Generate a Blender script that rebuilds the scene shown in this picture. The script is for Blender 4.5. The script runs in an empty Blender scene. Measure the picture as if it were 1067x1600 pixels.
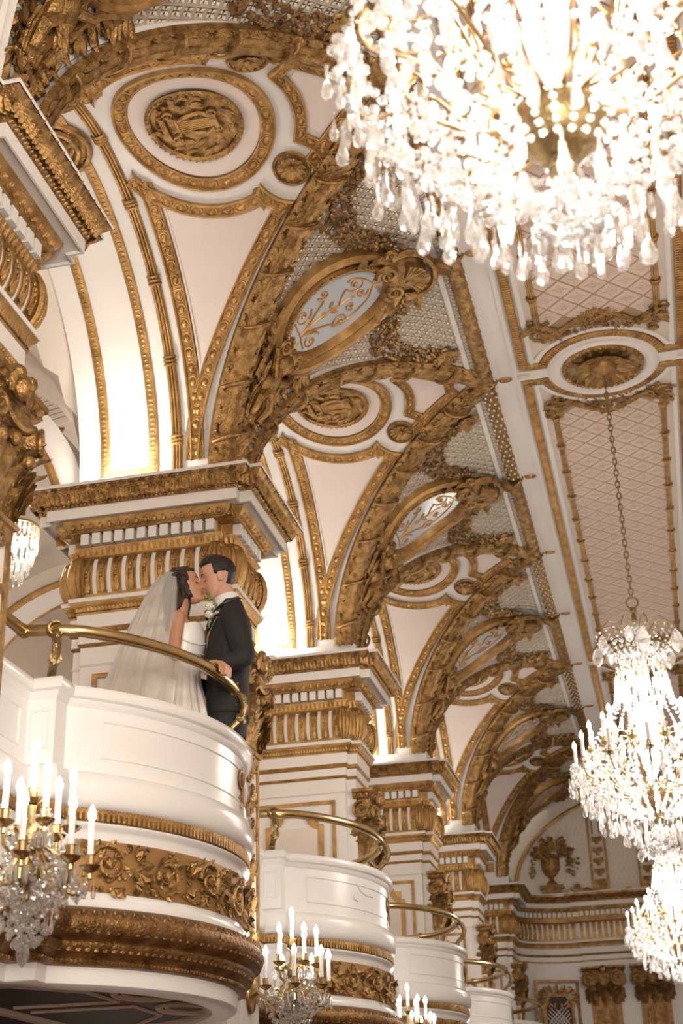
import bpy, math, random
import numpy as np
from mathutils import Vector, Matrix
from math import pi, sin, cos, sqrt

SC = bpy.context.scene
C = SC.collection
rnd = random.Random(7)

# ---------------------------------------------------------------- camera
YAW, PITCH, ROLL = -0.21740652, 0.44483162, -0.03013217
_fw = np.array([sin(YAW) * cos(PITCH), cos(YAW) * cos(PITCH), sin(PITCH)])
_rt = np.array([cos(YAW), -sin(YAW), 0.0])
_up = np.cross(_rt, _fw)
_r2 = _rt * cos(ROLL) + _up * sin(ROLL)
_u2 = -_rt * sin(ROLL) + _up * cos(ROLL)
cam = bpy.data.cameras.new('camera')
cam.sensor_fit = 'VERTICAL'
cam.sensor_height = 36.0
cam.lens = 2236.97 / 1600 * 36.0
cam.clip_start, cam.clip_end = 0.05, 200
cam.dof.use_dof = True
cam.dof.focus_distance = 8.3
cam.dof.aperture_fstop = 3.6
co = bpy.data.objects.new('camera', cam)
C.objects.link(co)
co.matrix_world = Matrix(((_r2[0], _u2[0], -_fw[0], 0), (_r2[1], _u2[1], -_fw[1], 0), (_r2[2], _u2[2], -_fw[2], 1.5), (0, 0, 0, 1)))
SC.camera = co

# ---------------------------------------------------------------- world, exposure, lamps
wd = bpy.data.worlds.new('world'); SC.world = wd; wd.use_nodes = True
wd.node_tree.nodes['Background'].inputs[0].default_value = (1.0, 0.86, 0.70, 1)
wd.node_tree.nodes['Background'].inputs[1].default_value = 0.25
SC.view_settings.view_transform = 'Standard'
SC.view_settings.look = 'None'
SC.view_settings.gamma = 1.0
SC.view_settings.use_curve_mapping = False
SC.view_settings.exposure = 1.08
SC.cycles.max_bounces = 8
SC.cycles.diffuse_bounces = 3
SC.cycles.glossy_bounces = 3
SC.cycles.transmission_bounces = 6
SC.cycles.transparent_max_bounces = 12
SC.cycles.caustics_reflective = False
SC.cycles.caustics_refractive = False
SC.cycles.sample_clamp_indirect = 6.0
CHAND_W, SCONCE_W, COVE_W, GAL_W, FILL_W = 150.0, 2.2, 7.0, 17.0, 210.0
WARM = (1.0, 0.84, 0.68)

def lamp(name, typ, loc, power, color=WARM, size=0.1, rot=None, parent=None, **kw):
    l = bpy.data.lights.new(name, typ)
    l.energy = power; l.color = color
    if typ == 'AREA':
        l.shape = 'RECTANGLE'; l.size = size; l.size_y = kw.get('sy', size)
    else:
        l.shadow_soft_size = size
    if typ == 'SPOT':
        l.spot_size = kw.get('spot', 1.5); l.spot_blend = 1.0
    o = bpy.data.objects.new(name, l); C.objects.link(o); o.location = loc
    if rot: o.rotation_euler = rot
    if parent is not None: o.parent = parent
    return o
# added soft fill light behind the camera, not a lamp of the hall
lamp('fill_lamp', 'AREA', (1.2, -2.2, 2.6), FILL_W, (1.0, 0.90, 0.80), 2.6, (math.radians(72), 0, math.radians(8)), sy=1.6)

# ---------------------------------------------------------------- materials
def nodes(name):
    m = bpy.data.materials.new(name); m.use_nodes = True
    nt = m.node_tree
    return m, nt, nt.nodes['Principled BSDF']

def mat(name, col, rough=0.5, metal=0.0, bump=0.0, scale=60.0, var=0.0, vscale=4.0, bump2=0.0, scale2=14.0, spec=0.5, dark=None):
    m, nt, b = nodes(name)
    b.inputs['Base Color'].default_value = (*col, 1)
    b.inputs['Roughness'].default_value = rough
    b.inputs['Metallic'].default_value = metal
    b.inputs['Specular IOR Level'].default_value = spec
    tc = nt.nodes.new('ShaderNodeTexCoord')
    if var > 0 or dark:
        n = nt.nodes.new('ShaderNodeTexNoise'); n.inputs['Scale'].default_value = vscale; n.inputs['Detail'].default_value = 6
        nt.links.new(tc.outputs['Object'], n.inputs['Vector'])
        r = nt.nodes.new('ShaderNodeValToRGB')
        r.color_ramp.elements[0].position = 0.32; r.color_ramp.elements[1].position = 0.68
        d = dark or tuple(c * (1 - var) for c in col)
        r.color_ramp.elements[0].color = (*d, 1); r.color_ramp.elements[1].color = (*col, 1)
        nt.links.new(n.outputs['Fac'], r.inputs[0]); nt.links.new(r.outputs[0], b.inputs['Base Color'])
    last = None
    for bs, s in ((bump, scale), (bump2, scale2)):
        if bs <= 0: continue
        n = nt.nodes.new('ShaderNodeTexNoise'); n.inputs['Scale'].default_value = s; n.inputs['Detail'].default_value = 3
        nt.links.new(tc.outputs['Object'], n.inputs['Vector'])
        bp = nt.nodes.new('ShaderNodeBump'); bp.inputs['Strength'].default_value = bs; bp.inputs['Distance'].default_value = 0.01
        nt.links.new(n.outputs['Fac'], bp.inputs['Height'])
        if last: nt.links.new(last.outputs[0], bp.inputs['Normal'])
        last = bp
    if last: nt.links.new(last.outputs[0], b.inputs['Normal'])
    return m

GOLD = mat('gold_leaf', (0.60, 0.375, 0.145), 0.34, 0.78, bump=0.55, scale=130, vscale=9, dark=(0.33, 0.185, 0.06))
GOLDC = mat('gold_carving', (0.54, 0.33, 0.125), 0.36, 0.76, bump=0.75, scale=85, vscale=16, dark=(0.20, 0.11, 0.035))
GOLDD = mat('old_bronze_gold', (0.36, 0.205, 0.08), 0.36, 0.75, bump=0.7, scale=70, vscale=14, dark=(0.15, 0.075, 0.025))
GOLDD2 = mat('dark_gilt_garland', (0.44, 0.27, 0.11), 0.40, 0.70, bump=0.4, scale=60, vscale=14, dark=(0.17, 0.095, 0.035))
GOLDP = mat('bronze_panel_ground', (0.42, 0.235, 0.085), 0.5, 0.5, bump=0.2, scale=120, var=0.15)
BRASS = mat('polished_brass', (0.70, 0.52, 0.25), 0.25, 1.0, var=0.25, vscale=7)
ARMB = mat('chandelier_arm_brass', (0.42, 0.27, 0.13), 0.42, 0.8, var=0.2)
BRASSD = mat('aged_brass', (0.50, 0.37, 0.17), 0.33, 0.95, bump=0.5, scale=70, vscale=20, dark=(0.22, 0.16, 0.08))
WHITE = mat('white_paint', (0.84, 0.80, 0.755), 0.45, 0, bump=0.12, scale=30, var=0.035, vscale=3, bump2=0.10, scale2=4)
GLOSSW = mat('gloss_white_paint', (0.83, 0.815, 0.795), 0.24, 0, bump=0.05, scale=18, var=0.03, vscale=2, bump2=0.12, scale2=3)
CREAM = mat('cream_plaster', (0.80, 0.71, 0.62), 0.55, 0, bump=0.2, scale=25, var=0.06, vscale=5)
PINK = mat('blush_plaster', (0.80, 0.70, 0.64), 0.55, 0, bump=0.12, scale=9, var=0.05, vscale=2.5)
TILEM = mat('blush_tile', (0.74, 0.60, 0.50), 0.55, 0, bump=0.2, scale=60, var=0.06)
LATM = mat('lattice_plaster', (0.90, 0.80, 0.66), 0.55, 0, bump=0.15, scale=60, var=0.08)
RECESS = mat('shaded_lattice_ground', (0.25, 0.175, 0.11), 0.7, 0, var=0.2)  # dark brown carries the shade between the lattice bars
GROUT = mat('tile_joint', (0.46, 0.30, 0.19), 0.7, 0, var=0.1)
SHAD = mat('shaded_red_brown_paper', (0.055, 0.028, 0.018), 0.6, 0, bump=0.4, scale=30, var=0.4, vscale=20)  # red-brown paper, darkened to hold the shade of the unlit balcony underside
BLUE = mat('pale_blue_enamel', (0.60, 0.68, 0.74), 0.25, 0, var=0.05, vscale=6)
COPPER = mat('copper_line', (0.62, 0.34, 0.12), 0.4, 0.5)
DARK = mat('dark_gap', (0.03, 0.02, 0.015), 0.8)
CANDLE = mat('candle_sleeve', (0.88, 0.88, 0.88), 0.4)
PLASTIC = mat('grey_plastic', (0.35, 0.33, 0.31), 0.4)
WOODF = mat('hall_carpet', (0.20, 0.08, 0.05), 0.9, 0, bump=0.5, scale=120, var=0.4, vscale=3)

def emis(name, col, s, sample=False):
    m, nt, b = nodes(name)
    b.inputs['Base Color'].default_value = (*col, 1)
    b.inputs['Emission Color'].default_value = (*col, 1)
    b.inputs['Emission Strength'].default_value = s
    if not sample: m.cycles.emission_sampling = 'NONE'
    return m
BULB = emis('glowing_bulb', (1.0, 0.93, 0.82), 14.0)
LENS = emis('uplight_lens', (1.0, 0.95, 0.88), 9.0)
GLOBE = emis('lit_glass_column', (1.0, 0.95, 0.90), 1.6)

def crystal():
    m = bpy.data.materials.new('cut_crystal'); m.use_nodes = True
    nt = m.node_tree; nt.nodes.clear()
    out = nt.nodes.new('ShaderNodeOutputMaterial')
    tr = nt.nodes.new('ShaderNodeBsdfTransparent'); tr.inputs[0].default_value = (0.97, 0.97, 0.97, 1)
    gl = nt.nodes.new('ShaderNodeBsdfGlossy'); gl.inputs[0].default_value = (1, 1, 1, 1); gl.inputs['Roughness'].default_value = 0.06
    tl = nt.nodes.new('ShaderNodeBsdfTranslucent'); tl.inputs[0].default_value = (0.98, 0.97, 0.95, 1)
    m1 = nt.nodes.new('ShaderNodeMixShader'); m2 = nt.nodes.new('ShaderNodeMixShader')
    lw = nt.nodes.new('ShaderNodeLayerWeight'); lw.inputs[0].default_value = 0.45
    mr = nt.nodes.new('ShaderNodeMapRange'); mr.inputs[3].default_value = 0.32; mr.inputs[4].default_value = 0.95
    nt.links.new(lw.outputs['Facing'], mr.inputs[0])
    m1.inputs[0].default_value = 0.42
    nt.links.new(gl.outputs[0], m1.inputs[1]); nt.links.new(tl.outputs[0], m1.inputs[2])
    nt.links.new(mr.outputs[0], m2.inputs[0]); nt.links.new(tr.outputs[0], m2.inputs[1]); nt.links.new(m1.outputs[0], m2.inputs[2])
    nt.links.new(m2.outputs[0], out.inputs[0])
    return m
CRYS = crystal()

# ---------------------------------------------------------------- mesh helpers
class MB:
    def __init__(s): s.v = []; s.f = []; s.n = 0
    def add(s, vs, fs):
        vs = np.asarray(vs, float).reshape(-1, 3)
        if isinstance(fs, np.ndarray): s.f.append(fs + s.n)
        else: s.f.append([tuple(i + s.n for i in q) for q in fs])
        s.v.append(vs); s.n += len(vs); return s
    def grid(s, P, cu=False, cv=False):
        P = np.asarray(P, float); n, m = P.shape[:2]
        i = np.arange(n if cu else n - 1)[:, None]; j = np.arange(m if cv else m - 1)[None, :]
        a = i * m + j; b = ((i + 1) % n) * m + j; c = ((i + 1) % n) * m + (j + 1) % m; d = i * m + (j + 1) % m
        return s.add(P.reshape(-1, 3), np.stack([a, b, c, d], -1).reshape(-1, 4))
    def merge(s, o, M=None, t=(0, 0, 0)):
        if not o.v: return s
        V = o.verts()
        if M is not None: V = V @ np.asarray(M, float).T
        V = V + np.asarray(t, float)
        base = s.n; s.v.append(V); s.n += len(V)
        for q in o.f:
            s.f.append(q + base if isinstance(q, np.ndarray) else [tuple(i + base for i in k) for k in q])
        return s
    def verts(s): return np.concatenate(s.v) if s.v else np.zeros((0, 3))
    def warp(s, fn):
        V = s.verts(); s.v = [fn(V[:, 0], V[:, 1], V[:, 2])]; return s
    def box(s, c, d, rz=0.0):
        x, y, z = d[0] / 2, d[1] / 2, d[2] / 2
        V = np.array([(-x, -y, -z), (x, -y, -z), (x, y, -z), (-x, y, -z), (-x, -y, z), (x, -y, z), (x, y, z), (-x, y, z)])
        if rz: V = V @ np.array([[cos(rz), sin(rz), 0], [-sin(rz), cos(rz), 0], [0, 0, 1]])
        return s.add(V + np.array(c), [(0, 3, 2, 1), (4, 5, 6, 7), (0, 1, 5, 4), (1, 2, 6, 5), (2, 3, 7, 6), (3, 0, 4, 7)])
    def tube(s, path, r, n=8, closed=False, sy=1.0, cap=True):
        P = np.asarray(path, float); k = len(P)
        r = np.full(k, r, float) if np.isscalar(r) else np.asarray(r, float)
        if closed: T = np.roll(P, -1, 0) - np.roll(P, 1, 0)
        else: T = np.gradient(P, axis=0)
        T /= np.linalg.norm(T, axis=1)[:, None] + 1e-12
        u = np.cross(T[0], [0, 0, 1.0])
        if np.linalg.norm(u) < 0.2: u = np.cross(T[0], [1.0, 0, 0])
        u /= np.linalg.norm(u); U = [u]
        for i in range(1, k):
            u = U[-1] - T[i] * np.dot(U[-1], T[i]); u /= np.linalg.norm(u) + 1e-12; U.append(u)
        U = np.array(U); W = np.cross(T, U)
        a = np.linspace(0, 2 * pi, n, endpoint=False)
        G = P[:, None] + r[:, None, None] * (U[:, None] * np.cos(a)[None, :, None] + sy * W[:, None] * np.sin(a)[None, :, None])
        if cap and not closed:
            G = np.concatenate([np.repeat(P[:1, None], n, 1), G, np.repeat(P[-1:, None], n, 1)], 0)
        return s.grid(G, cu=closed, cv=True)
    def ball(s, c, r, n=8, m=5):
        r = (r, r, r) if np.isscalar(r) else r
        a = np.linspace(0, 2 * pi, n, endpoint=False); b = np.linspace(0, pi, m + 1)
        G = np.stack([np.sin(b)[:, None] * np.cos(a)[None] * r[0] + c[0], np.sin(b)[:, None] * np.sin(a)[None] * r[1] + c[1],
                      np.repeat(np.cos(b)[:, None], n, 1) * r[2] + c[2]], -1)
        return s.grid(G, cv=True)
    def lathe(s, prof, n=16, c=(0, 0, 0), a0=0.0, a1=2 * pi):
        pr = np.asarray(prof, float); full = abs(a1 - a0 - 2 * pi) < 1e-6
        a = np.linspace(a0, a1, n, endpoint=not full)
        G = np.stack([pr[:, 0][:, None] * np.cos(a)[None] + c[0], pr[:, 0][:, None] * np.sin(a)[None] + c[1], np.repeat(pr[:, 1][:, None], n, 1) + c[2]], -1)
        return s.grid(G, cv=full)
    def plan(s, path, prof, closed=False, side=1):
        """sweep the profile (offset, height) along a plan path with mitred corners"""
        off = [miter(path, d, closed, side) for d, _ in prof]
        G = np.array([[(p[0], p[1], z) for p in o] for o, (_, z) in zip(off, prof)])
        return s.grid(G, cv=closed)
    def poly(s, pts, z, dz=0.0):
        """flat polygon plate, optional thickness"""
        n = len(pts); V = [(p[0], p[1], z) for p in pts]
        if not dz: return s.add(V, [tuple(range(n))])
        V += [(p[0], p[1], z + dz) for p in pts]
        return s.add(V, [tuple(range(n))[::-1], tuple(range(n, 2 * n))] + [(i, (i + 1) % n, n + (i + 1) % n, n + i) for i in range(n)])
    def mesh(s, name, m, sharp=35):
        me = bpy.data.meshes.new(name)
        F = []
        for q in s.f: F += q.tolist() if isinstance(q, np.ndarray) else q
        me.from_pydata(s.verts().tolist(), [], F)
        me.polygons.foreach_set('use_smooth', np.ones(len(me.polygons), bool))
        if sharp: me.set_sharp_from_angle(angle=math.radians(sharp))
        me.materials.append(m); me.update()
        return me
    def obj(s, name, m, parent=None, label=None, kind=None, sharp=35):
        o = bpy.data.objects.new(name, s.mesh(name, m, sharp)); C.objects.link(o)
        if parent is not None: o.parent = parent
        if label: o['label'] = label
        if kind: o['kind'] = kind
        return o

def miter(path, d, closed=False, side=1):
    P = np.asarray(path, float)[:, :2]; n = len(P)
    if closed: A, Bn = np.roll(P, 1, 0), np.roll(P, -1, 0)
    else:
        A = np.vstack([2 * P[0] - P[1], P[:-1]]); Bn = np.vstack([P[1:], 2 * P[-1] - P[-2]])
    t1 = P - A; t2 = Bn - P
    t1 /= np.linalg.norm(t1, axis=1)[:, None] + 1e-12; t2 /= np.linalg.norm(t2, axis=1)[:, None] + 1e-12
    n1 = np.stack([t1[:, 1], -t1[:, 0]], -1); n2 = np.stack([t2[:, 1], -t2[:, 0]], -1)
    m = n1 + n2; m /= np.linalg.norm(m, axis=1)[:, None] + 1e-12
    c = np.maximum((m * n1).sum(1), 0.35)
    return P + side * d * m / c[:, None]

def resample(path, sp=None, n=None, closed=False):
    P = np.asarray(path, float)
    if closed: P = np.vstack([P, P[:1]])
    L = np.concatenate([[0], np.cumsum(np.linalg.norm(np.diff(P, axis=0), axis=1))])
    if n is None: n = max(1, int(round(L[-1] / sp)))
    t = (np.arange(n) + 0.5) * L[-1] / n
    Q = np.stack([np.interp(t, L, P[:, k]) for k in range(P.shape[1])], -1)
    e = L[-1] / n * 0.3
    T = np.stack([np.interp(t + e, L, P[:, k]) - np.interp(t - e, L, P[:, k]) for k in range(P.shape[1])], -1)
    T /= np.linalg.norm(T, axis=1)[:, None] + 1e-12
    return Q, T

def along(mb, path, mod, sp, closed=False, d=0.0, z=0.0, side=1, segs=False, skip=None):
    """modules (t, out, up) set along a plan path at offset d"""
    P = miter(path, d, closed, side) if d else np.asarray(path, float)[:, :2]
    if segs:
        Q = np.vstack([P, P[:1]]) if closed else P
        runs = [Q[i:i + 2] for i in range(len(Q) - 1)]
    else: runs = [np.vstack([P, P[:1]]) if closed else P]
    k = 0
    for r_ in runs:
        if np.linalg.norm(r_[0] - r_[-1]) < sp * 0.6 and segs: continue
        Q, T = resample(r_, sp)
        for p, t in zip(Q, T):
            k += 1
            if skip and k % skip == 0: continue
            nn = (t[1] * side, -t[0] * side)
            M = np.array([[t[0], nn[0], 0], [t[1], nn[1], 0], [0, 0, 1]])
            mb.merge(mod, M, (p[0], p[1], z))
    return mb

def ss(a, b, x):
    t = np.clip((np.asarray(x, float) - a) / (b - a), 0, 1); return t * t * (3 - 2 * t)

# ornament modules in (t, out, up)
def m_egg(w, h, dep):
    b = MB(); b.ball((0, dep * 0.35, 0), (w * 0.30, dep * 0.8, h * 0.42), 8, 5)
    a = np.linspace(-0.1 * pi, 1.1 * pi, 9)
    b.tube([(w * 0.42 * cos(x), dep * 0.35, -h * 0.02 - h * 0.44 * sin(x)) for x in a], h * 0.07, 5)
    b.tube([(w * 0.5, dep * 0.2, h * 0.4), (w * 0.5, dep * 0.5, -h * 0.45)], [h * 0.09, h * 0.03], 5)
    return b
def m_bead(r): return MB().ball((0, 0, 0), r, 6, 4)
def m_leaf(l, w, curl, n=6, ridge=0.25, lobes=3.0, lean=0.0):
    """lobed leaf, base at up=0, tip at up=l curling outwards"""
    v = np.linspace(0, 1, n); u = np.array([-1, -0.55, 0, 0.55, 1.0])
    hw = w / 2 * (np.sin(pi * (0.12 + 0.80 * v)) ** 0.8) * (1 + 0.22 * np.cos(v * lobes * 2 * pi))
    X = u[None] * hw[:, None] + lean * v[:, None]
    Y = curl * (v[:, None] ** 2) + w * ridge * (np.cos(u * pi)[None] * 0.5 + 0.5) * (0.4 + 0.6 * np.sin(pi * v)[:, None])
    Z = np.repeat((l * (v - 0.12 * np.maximum(0, v - 0.7) * 4))[:, None], 5, 1) - 0.05 * l * np.abs(u)[None]
    return MB().grid(np.stack([X, Y, Z], -1))
def m_box(w, d, h): return MB().box((0, d / 2, 0), (w, d, h))

def smooth2(P, k=6):
    P = np.asarray(P, float); t = np.linspace(0, 1, len(P)); tt = np.linspace(0, 1, (len(P) - 1) * k + 1)
    Q = np.stack([np.interp(tt, t, P[:, i]) for i in range(P.shape[1])], -1)
    for _ in range(k): Q[1:-1] = (Q[:-2] + 2 * Q[1:-1] + Q[2:]) / 4
    return Q
# relief pieces drawn in flat (a, b, height) space and bent on to a surface afterwards
def spiral(cx, cy, r, turns=1.4, dr=1, a0=0.0, rin=0.16, n=22):
    t = np.linspace(0, 1, n); rr = r * (1 - (1 - rin) * t); a = a0 + dr * 2 * pi * turns * t
    return np.stack([cx + rr * np.cos(a), cy + rr * np.sin(a)], -1)
def R_tube(mb, p, r0, r1=None, h=0.0, n=6):
    p = np.asarray(p, float); k = len(p); r1 = r0 if r1 is None else r1
    mb.tube(np.column_stack([p, np.full(k, h)]), np.linspace(r0, r1, k), n); return mb
def R_scroll(mb, cx, cy, r, turns=1.4, dr=1, a0=0.0, th=0.012, h=0.01):
    R_tube(mb, spiral(cx, cy, r, turns, dr, a0), th, th * 0.5, h)
    mb.ball((cx, cy, h), (r * 0.24, r * 0.24, th * 1.6), 8, 4); return mb
def R_leaf(mb, x, y, ang, l, w, h=0.01, curl=0.02):
    lf = m_leaf(l, w, curl)
    M = np.array([[sin(ang), 0, cos(ang)], [-cos(ang), 0, sin(ang)], [0, 1, 0]])
    mb.merge(lf, M, (x, y, h)); return mb
def R_flower(mb, x, y, r, h=0.01, k=6):
    for i in range(k):
        a = 2 * pi * i / k + rnd.random()
        mb.ball((x + cos(a) * r * 0.6, y + sin(a) * r * 0.6, h), (r * 0.42, r * 0.42, r * 0.38), 6, 4)
    mb.ball((x, y, h + r * 0.2), (r * 0.3, r * 0.3, r * 0.4), 6, 4); return mb
def R_cluster(mb, path, w, h, sp=0.04, big=0.03, seed=3):
    """garland of flowers, fruit and leaves along a path"""
    rr = random.Random(seed); Q, T = resample(path, sp)
    for i, (p, t) in enumerate(zip(Q, T)):
        e = sin(pi * (i + 0.5) / len(Q)); ww = w * (0.45 + 0.75 * e)
        for k in range(4):
            o = (k - 1.5) / 1.5 * ww * 0.5 + rr.uniform(-1, 1) * w * 0.12
            x = p[0] - t[1] * o + rr.uniform(-1, 1) * sp * 0.5; y = p[1] + t[0] * o + rr.uniform(-1, 1) * sp * 0.5
            hh = h * (1 - 0.55 * abs(k - 1.5) / 1.5) * rr.uniform(0.7, 1.2); b = big * rr.uniform(0.55, 1.1)
            q = rr.random()
            if q < 0.45: mb.ball((x, y, hh * 0.6), (b, b, b * 0.9), 7, 4)
            elif q < 0.65: R_flower(mb, x, y, b * 1.1, hh * 0.7, 5)
            else: R_leaf(mb, x, y, rr.uniform(0, 2 * pi), b * 3.0, b * 1.8, hh * 0.6, b * 0.8)
    return mb
def R_rinceau(mb, L, H, n=4, th=0.014, seed=1, flip=1):
    """alternating acanthus scrolls filling a band a in (-L/2, L/2), b in (-H/2, H/2)"""
    rr = random.Random(seed); w = L / n
    for i in range(n):
        cx = -L / 2 + (i + 0.5) * w; dn = flip * (1 if i % 2 else -1); r = min(w * 0.46, H * 0.40)
        cy = -dn * H * 0.05
        a0 = (pi if dn > 0 else pi)
        R_scroll(mb, cx, cy, r, 1.55, dn, a0, th, th * 0.9)
        R_flower(mb, cx, cy, r * 0.26, th * 1.5, 6)
        for k in range(9):
            a = a0 + dn * (0.2 + k * 0.72); q = r * (1 - 0.07 * k)
            R_leaf(mb, cx + q * cos(a), cy + q * sin(a), a + dn * 0.6, r * 0.42, r * 0.26, th * 0.5, th * 0.8)
        for k in range(4):
            a = a0 + dn * (0.9 + k * 1.3); q = r * 0.5
            R_leaf(mb, cx + q * cos(a), cy + q * sin(a), a + dn * 0.9, r * 0.30, r * 0.2, th * .5, th * .6)
        xn = cx + w / 2; s = dn
        R_leaf(mb, xn, cy + s * H * 0.12, pi / 2 * s, H * 0.32, w * 0.20, th, th * 2)
        R_leaf(mb, xn, cy + s * H * 0.12, pi / 2 * s - 0.9, H * 0.26, w * 0.16, th, th * 2)
        R_leaf(mb, xn, cy + s * H * 0.12, pi / 2 * s + 0.9, H * 0.26, w * 0.16, th, th * 2)
        R_scroll(mb, xn, -s * H * 0.30, H * 0.13, 1.2, -dn, 0, th * 0.7, th * 0.8)
        R_leaf(mb, xn, -s * H * 0.18, -pi / 2 * s, H * 0.2, w * 0.16, th, th)
        for k in range(3): mb.ball((cx + rr.uniform(-.4, .4) * w, dn * H * 0.42, th * .6), (th, th, th), 6, 4)
    return mb

# ---------------------------------------------------------------- scene helpers
def thing(name, label=None, cat=None, loc=(0, 0, 0), rz=0.0, group=None, kind=None, parent=None):
    o = bpy.data.objects.new(name, None); C.objects.link(o)
    o.empty_display_size = 0.1; o.location = loc; o.rotation_euler = (0, 0, rz)
    return tag(o, label, cat, group, kind, parent)
def tag(o, label=None, cat=None, group=None, kind=None, parent=None):
    if label: o['label'] = label
    if cat: o['category'] = cat
    if group: o['group'] = group
    if kind: o['kind'] = kind
    if parent is not None: o.parent = parent
    return o
KIDS = {}
def copy_tree(o, parent=None, loc=None, label=None):
    c = o.copy(); C.objects.link(c)
    if o.type == 'LIGHT': pass
    if parent is not None: c.parent = parent
    for ch in list(o.children): copy_tree(ch, c)
    if loc is not None: c.location = loc
    if label: c['label'] = label
    return c

# ---------------------------------------------------------------- layout of the hall
BAY = 3.8
YC = [3.07 + BAY * i for i in range(6)]        # bay centres
YP = [4.97 + BAY * i for i in range(6)]        # pier lines
XA, R1, R0, Z0, ZC = -1.07, 1.68, 1.66, 6.12, 7.78
XM = -0.055
YEND = 25.0
def lun(a, b, h):    # lunette barrel: a = x, b = arc length from the crown, h = proud of the plaster (bay-local y)
    th = b / R0
    return np.stack([a, (R0 - h) * np.sin(th), Z0 + (R0 - h) * np.cos(th)], -1)
def cove(a, b, h):   # cove between ceiling and piers: a = y from the pier line, b = arc length down from the ceiling
    ph = b / R0
    return np.stack([XA - (R1 - h) * np.sin(ph), a, Z0 + (R0 - h) * np.cos(ph)], -1)
def xg(s): return XA - R1 * np.abs(np.sin(np.asarray(s, float) / R0))
def ceilw(a, b, h): return np.stack([a, b, ZC - h], -1)

# ================================================================ SETTING: floor, far walls, flat ceiling
def struct(name, mb, m, label, cat, sharp=35):
    o = mb.obj(name, m, None, label, 'structure', sharp); o['category'] = cat; return o
XL, XR, YB = -6.9, 2.75, -6.0
struct('floor', MB().box((-2, 9.6, -0.05), (10.0, 31.4, 0.1)), WOODF, 'patterned carpet floor of the hall, far below the balconies', 'floor')
struct('wall_left', MB().box((XL - 0.06, 9.6, 4.5), (0.12, 31.4, 9.0)), CREAM, 'plain cream rear wall of the gallery behind the piers', 'wall')
struct('wall_right', MB().box((XR + 0.06, 9.6, 3.9), (0.12, 31.4, 7.8)), CREAM, 'plain cream side wall opposite the balconies', 'wall')
struct('wall_back', MB().box((-2, YB - 0.06, 4.5), (10.0, 0.12, 9.0)), CREAM, 'cream wall behind the camera', 'wall')

# flat ceiling slab in strips so that its surface steps like the plaster
ceil_root = thing('ceiling', 'flat coffered ceiling of the hall with gilded mouldings and diamond tiles', 'ceiling', kind='structure')
YC0, YC1 = -6.0, YEND
MB().box((XM, (YC0 + YC1) / 2, ZC + 0.06), (2.2, YC1 - YC0, 0.12)).obj('ceiling_field', CREAM, ceil_root)
b = MB()
for sx in (-1, 1):
    for x0, w, h in ((0.83, 0.19, 0.012), (0.735, 0.03, 0.030), (0.925, 0.03, 0.034), (0.585, 0.03, 0.017)):
        b.box((XM + sx * x0, (YC0 + YC1) / 2, ZC - h / 2), (w, YC1 - YC0, h))
b.obj('plaster_fillet', WHITE, ceil_root)
# right hand cove, plain, and right wall head
b = MB(); ph = np.linspace(0, pi / 2, 14)
b.grid(np.array([[(-2 * 0 + (XM * 2 - XA) + R1 * sin(p), y, Z0 + R0 * cos(p)) for y in (YC0, YC1)] for p in ph]))
b.grid(np.array([[(XA - R1 * sin(p), y, Z0 + R0 * cos(p)) for y in (YC0, YP[0] - 2.6)] for p in ph]))
b.obj('cove_plaster', CREAM, ceil_root)

# little gilded insets in the white margin
ins = MB(); 
for k in range(3): ins.ball(((k - 1) * 0.026, 0, 0), (0.020, 0.03, 0.012), 8, 4)
a = np.linspace(0, 2 * pi, 18, endpoint=False)
ins.tube([(0.052 * cos(t), 0.036 * sin(t), 0) for t in a], 0.008, 6, closed=True)
first = None
for y in [YC[1] + 1.9 * i for i in range(9)]:
    if first is None: first = ins.obj('gilt_inset', GOLD, ceil_root); o = first
    else: o = first.copy(); C.objects.link(o)
    o.location = (XM - 0.83, y, ZC - 0.016)

# long laurel torus where the cove meets the flat ceiling
tor = MB(); rr = random.Random(4)
tor.tube([(0, y, 0) for y in np.linspace(-1.9, 1.9, 20)], 0.058, 12)
lf = m_leaf(0.13, 0.07, 0.014, 5, .2)
for i, y in enumerate(np.arange(-1.86, 1.86, 0.085)):
    if y < 0: continue
    for k in range(5):
        a = pi * (0.02 + 0.24 * k) + (0.12 * pi if i % 2 else 0)
        nx, nz = cos(a), -sin(a)
        sgn = 1 if y > 0 else -1
        M = np.array([[nz, nx, 0], [0, 0, sgn], [-nx, nz, 0]])
        tor.merge(lf, M, (nx * 0.052, y, nz * 0.052))
lf2 = m_leaf(0.12, 0.07, 0.002, 5, .22)
for i, y in enumerate(np.arange(-1.86, -0.04, 0.10)):
    for k in range(5):
        a = pi * (0.02 + 0.24 * k) + (0.12 * pi if i % 2 else 0); nx, nz = cos(a), -sin(a)
        tor.merge(lf2, np.array([[nz, nx, 0], [0, 0, 1], [-nx, nz, 0]]), (nx * 0.052, y, nz * 0.052))
berry = MB()
for i, y in enumerate(np.arange(-1.80, -0.06, 0.10)):
    for k in range(4):
        a = pi * (0.14 + 0.24 * k) - (0.12 * pi if i % 2 else 0); berry.ball((cos(a) * .066, y, -sin(a) * .066), (.010, .020, .010), 6, 4)
for y in (-1.9, 1.9, 0):
    tor.tube([(0.078 * cos(t), y + 0.02 * sin(2 * t), 0.078 * sin(t)) for t in np.linspace(0, 2 * pi, 16, endpoint=False)], 0.016, 6, closed=True)
first = None
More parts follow.
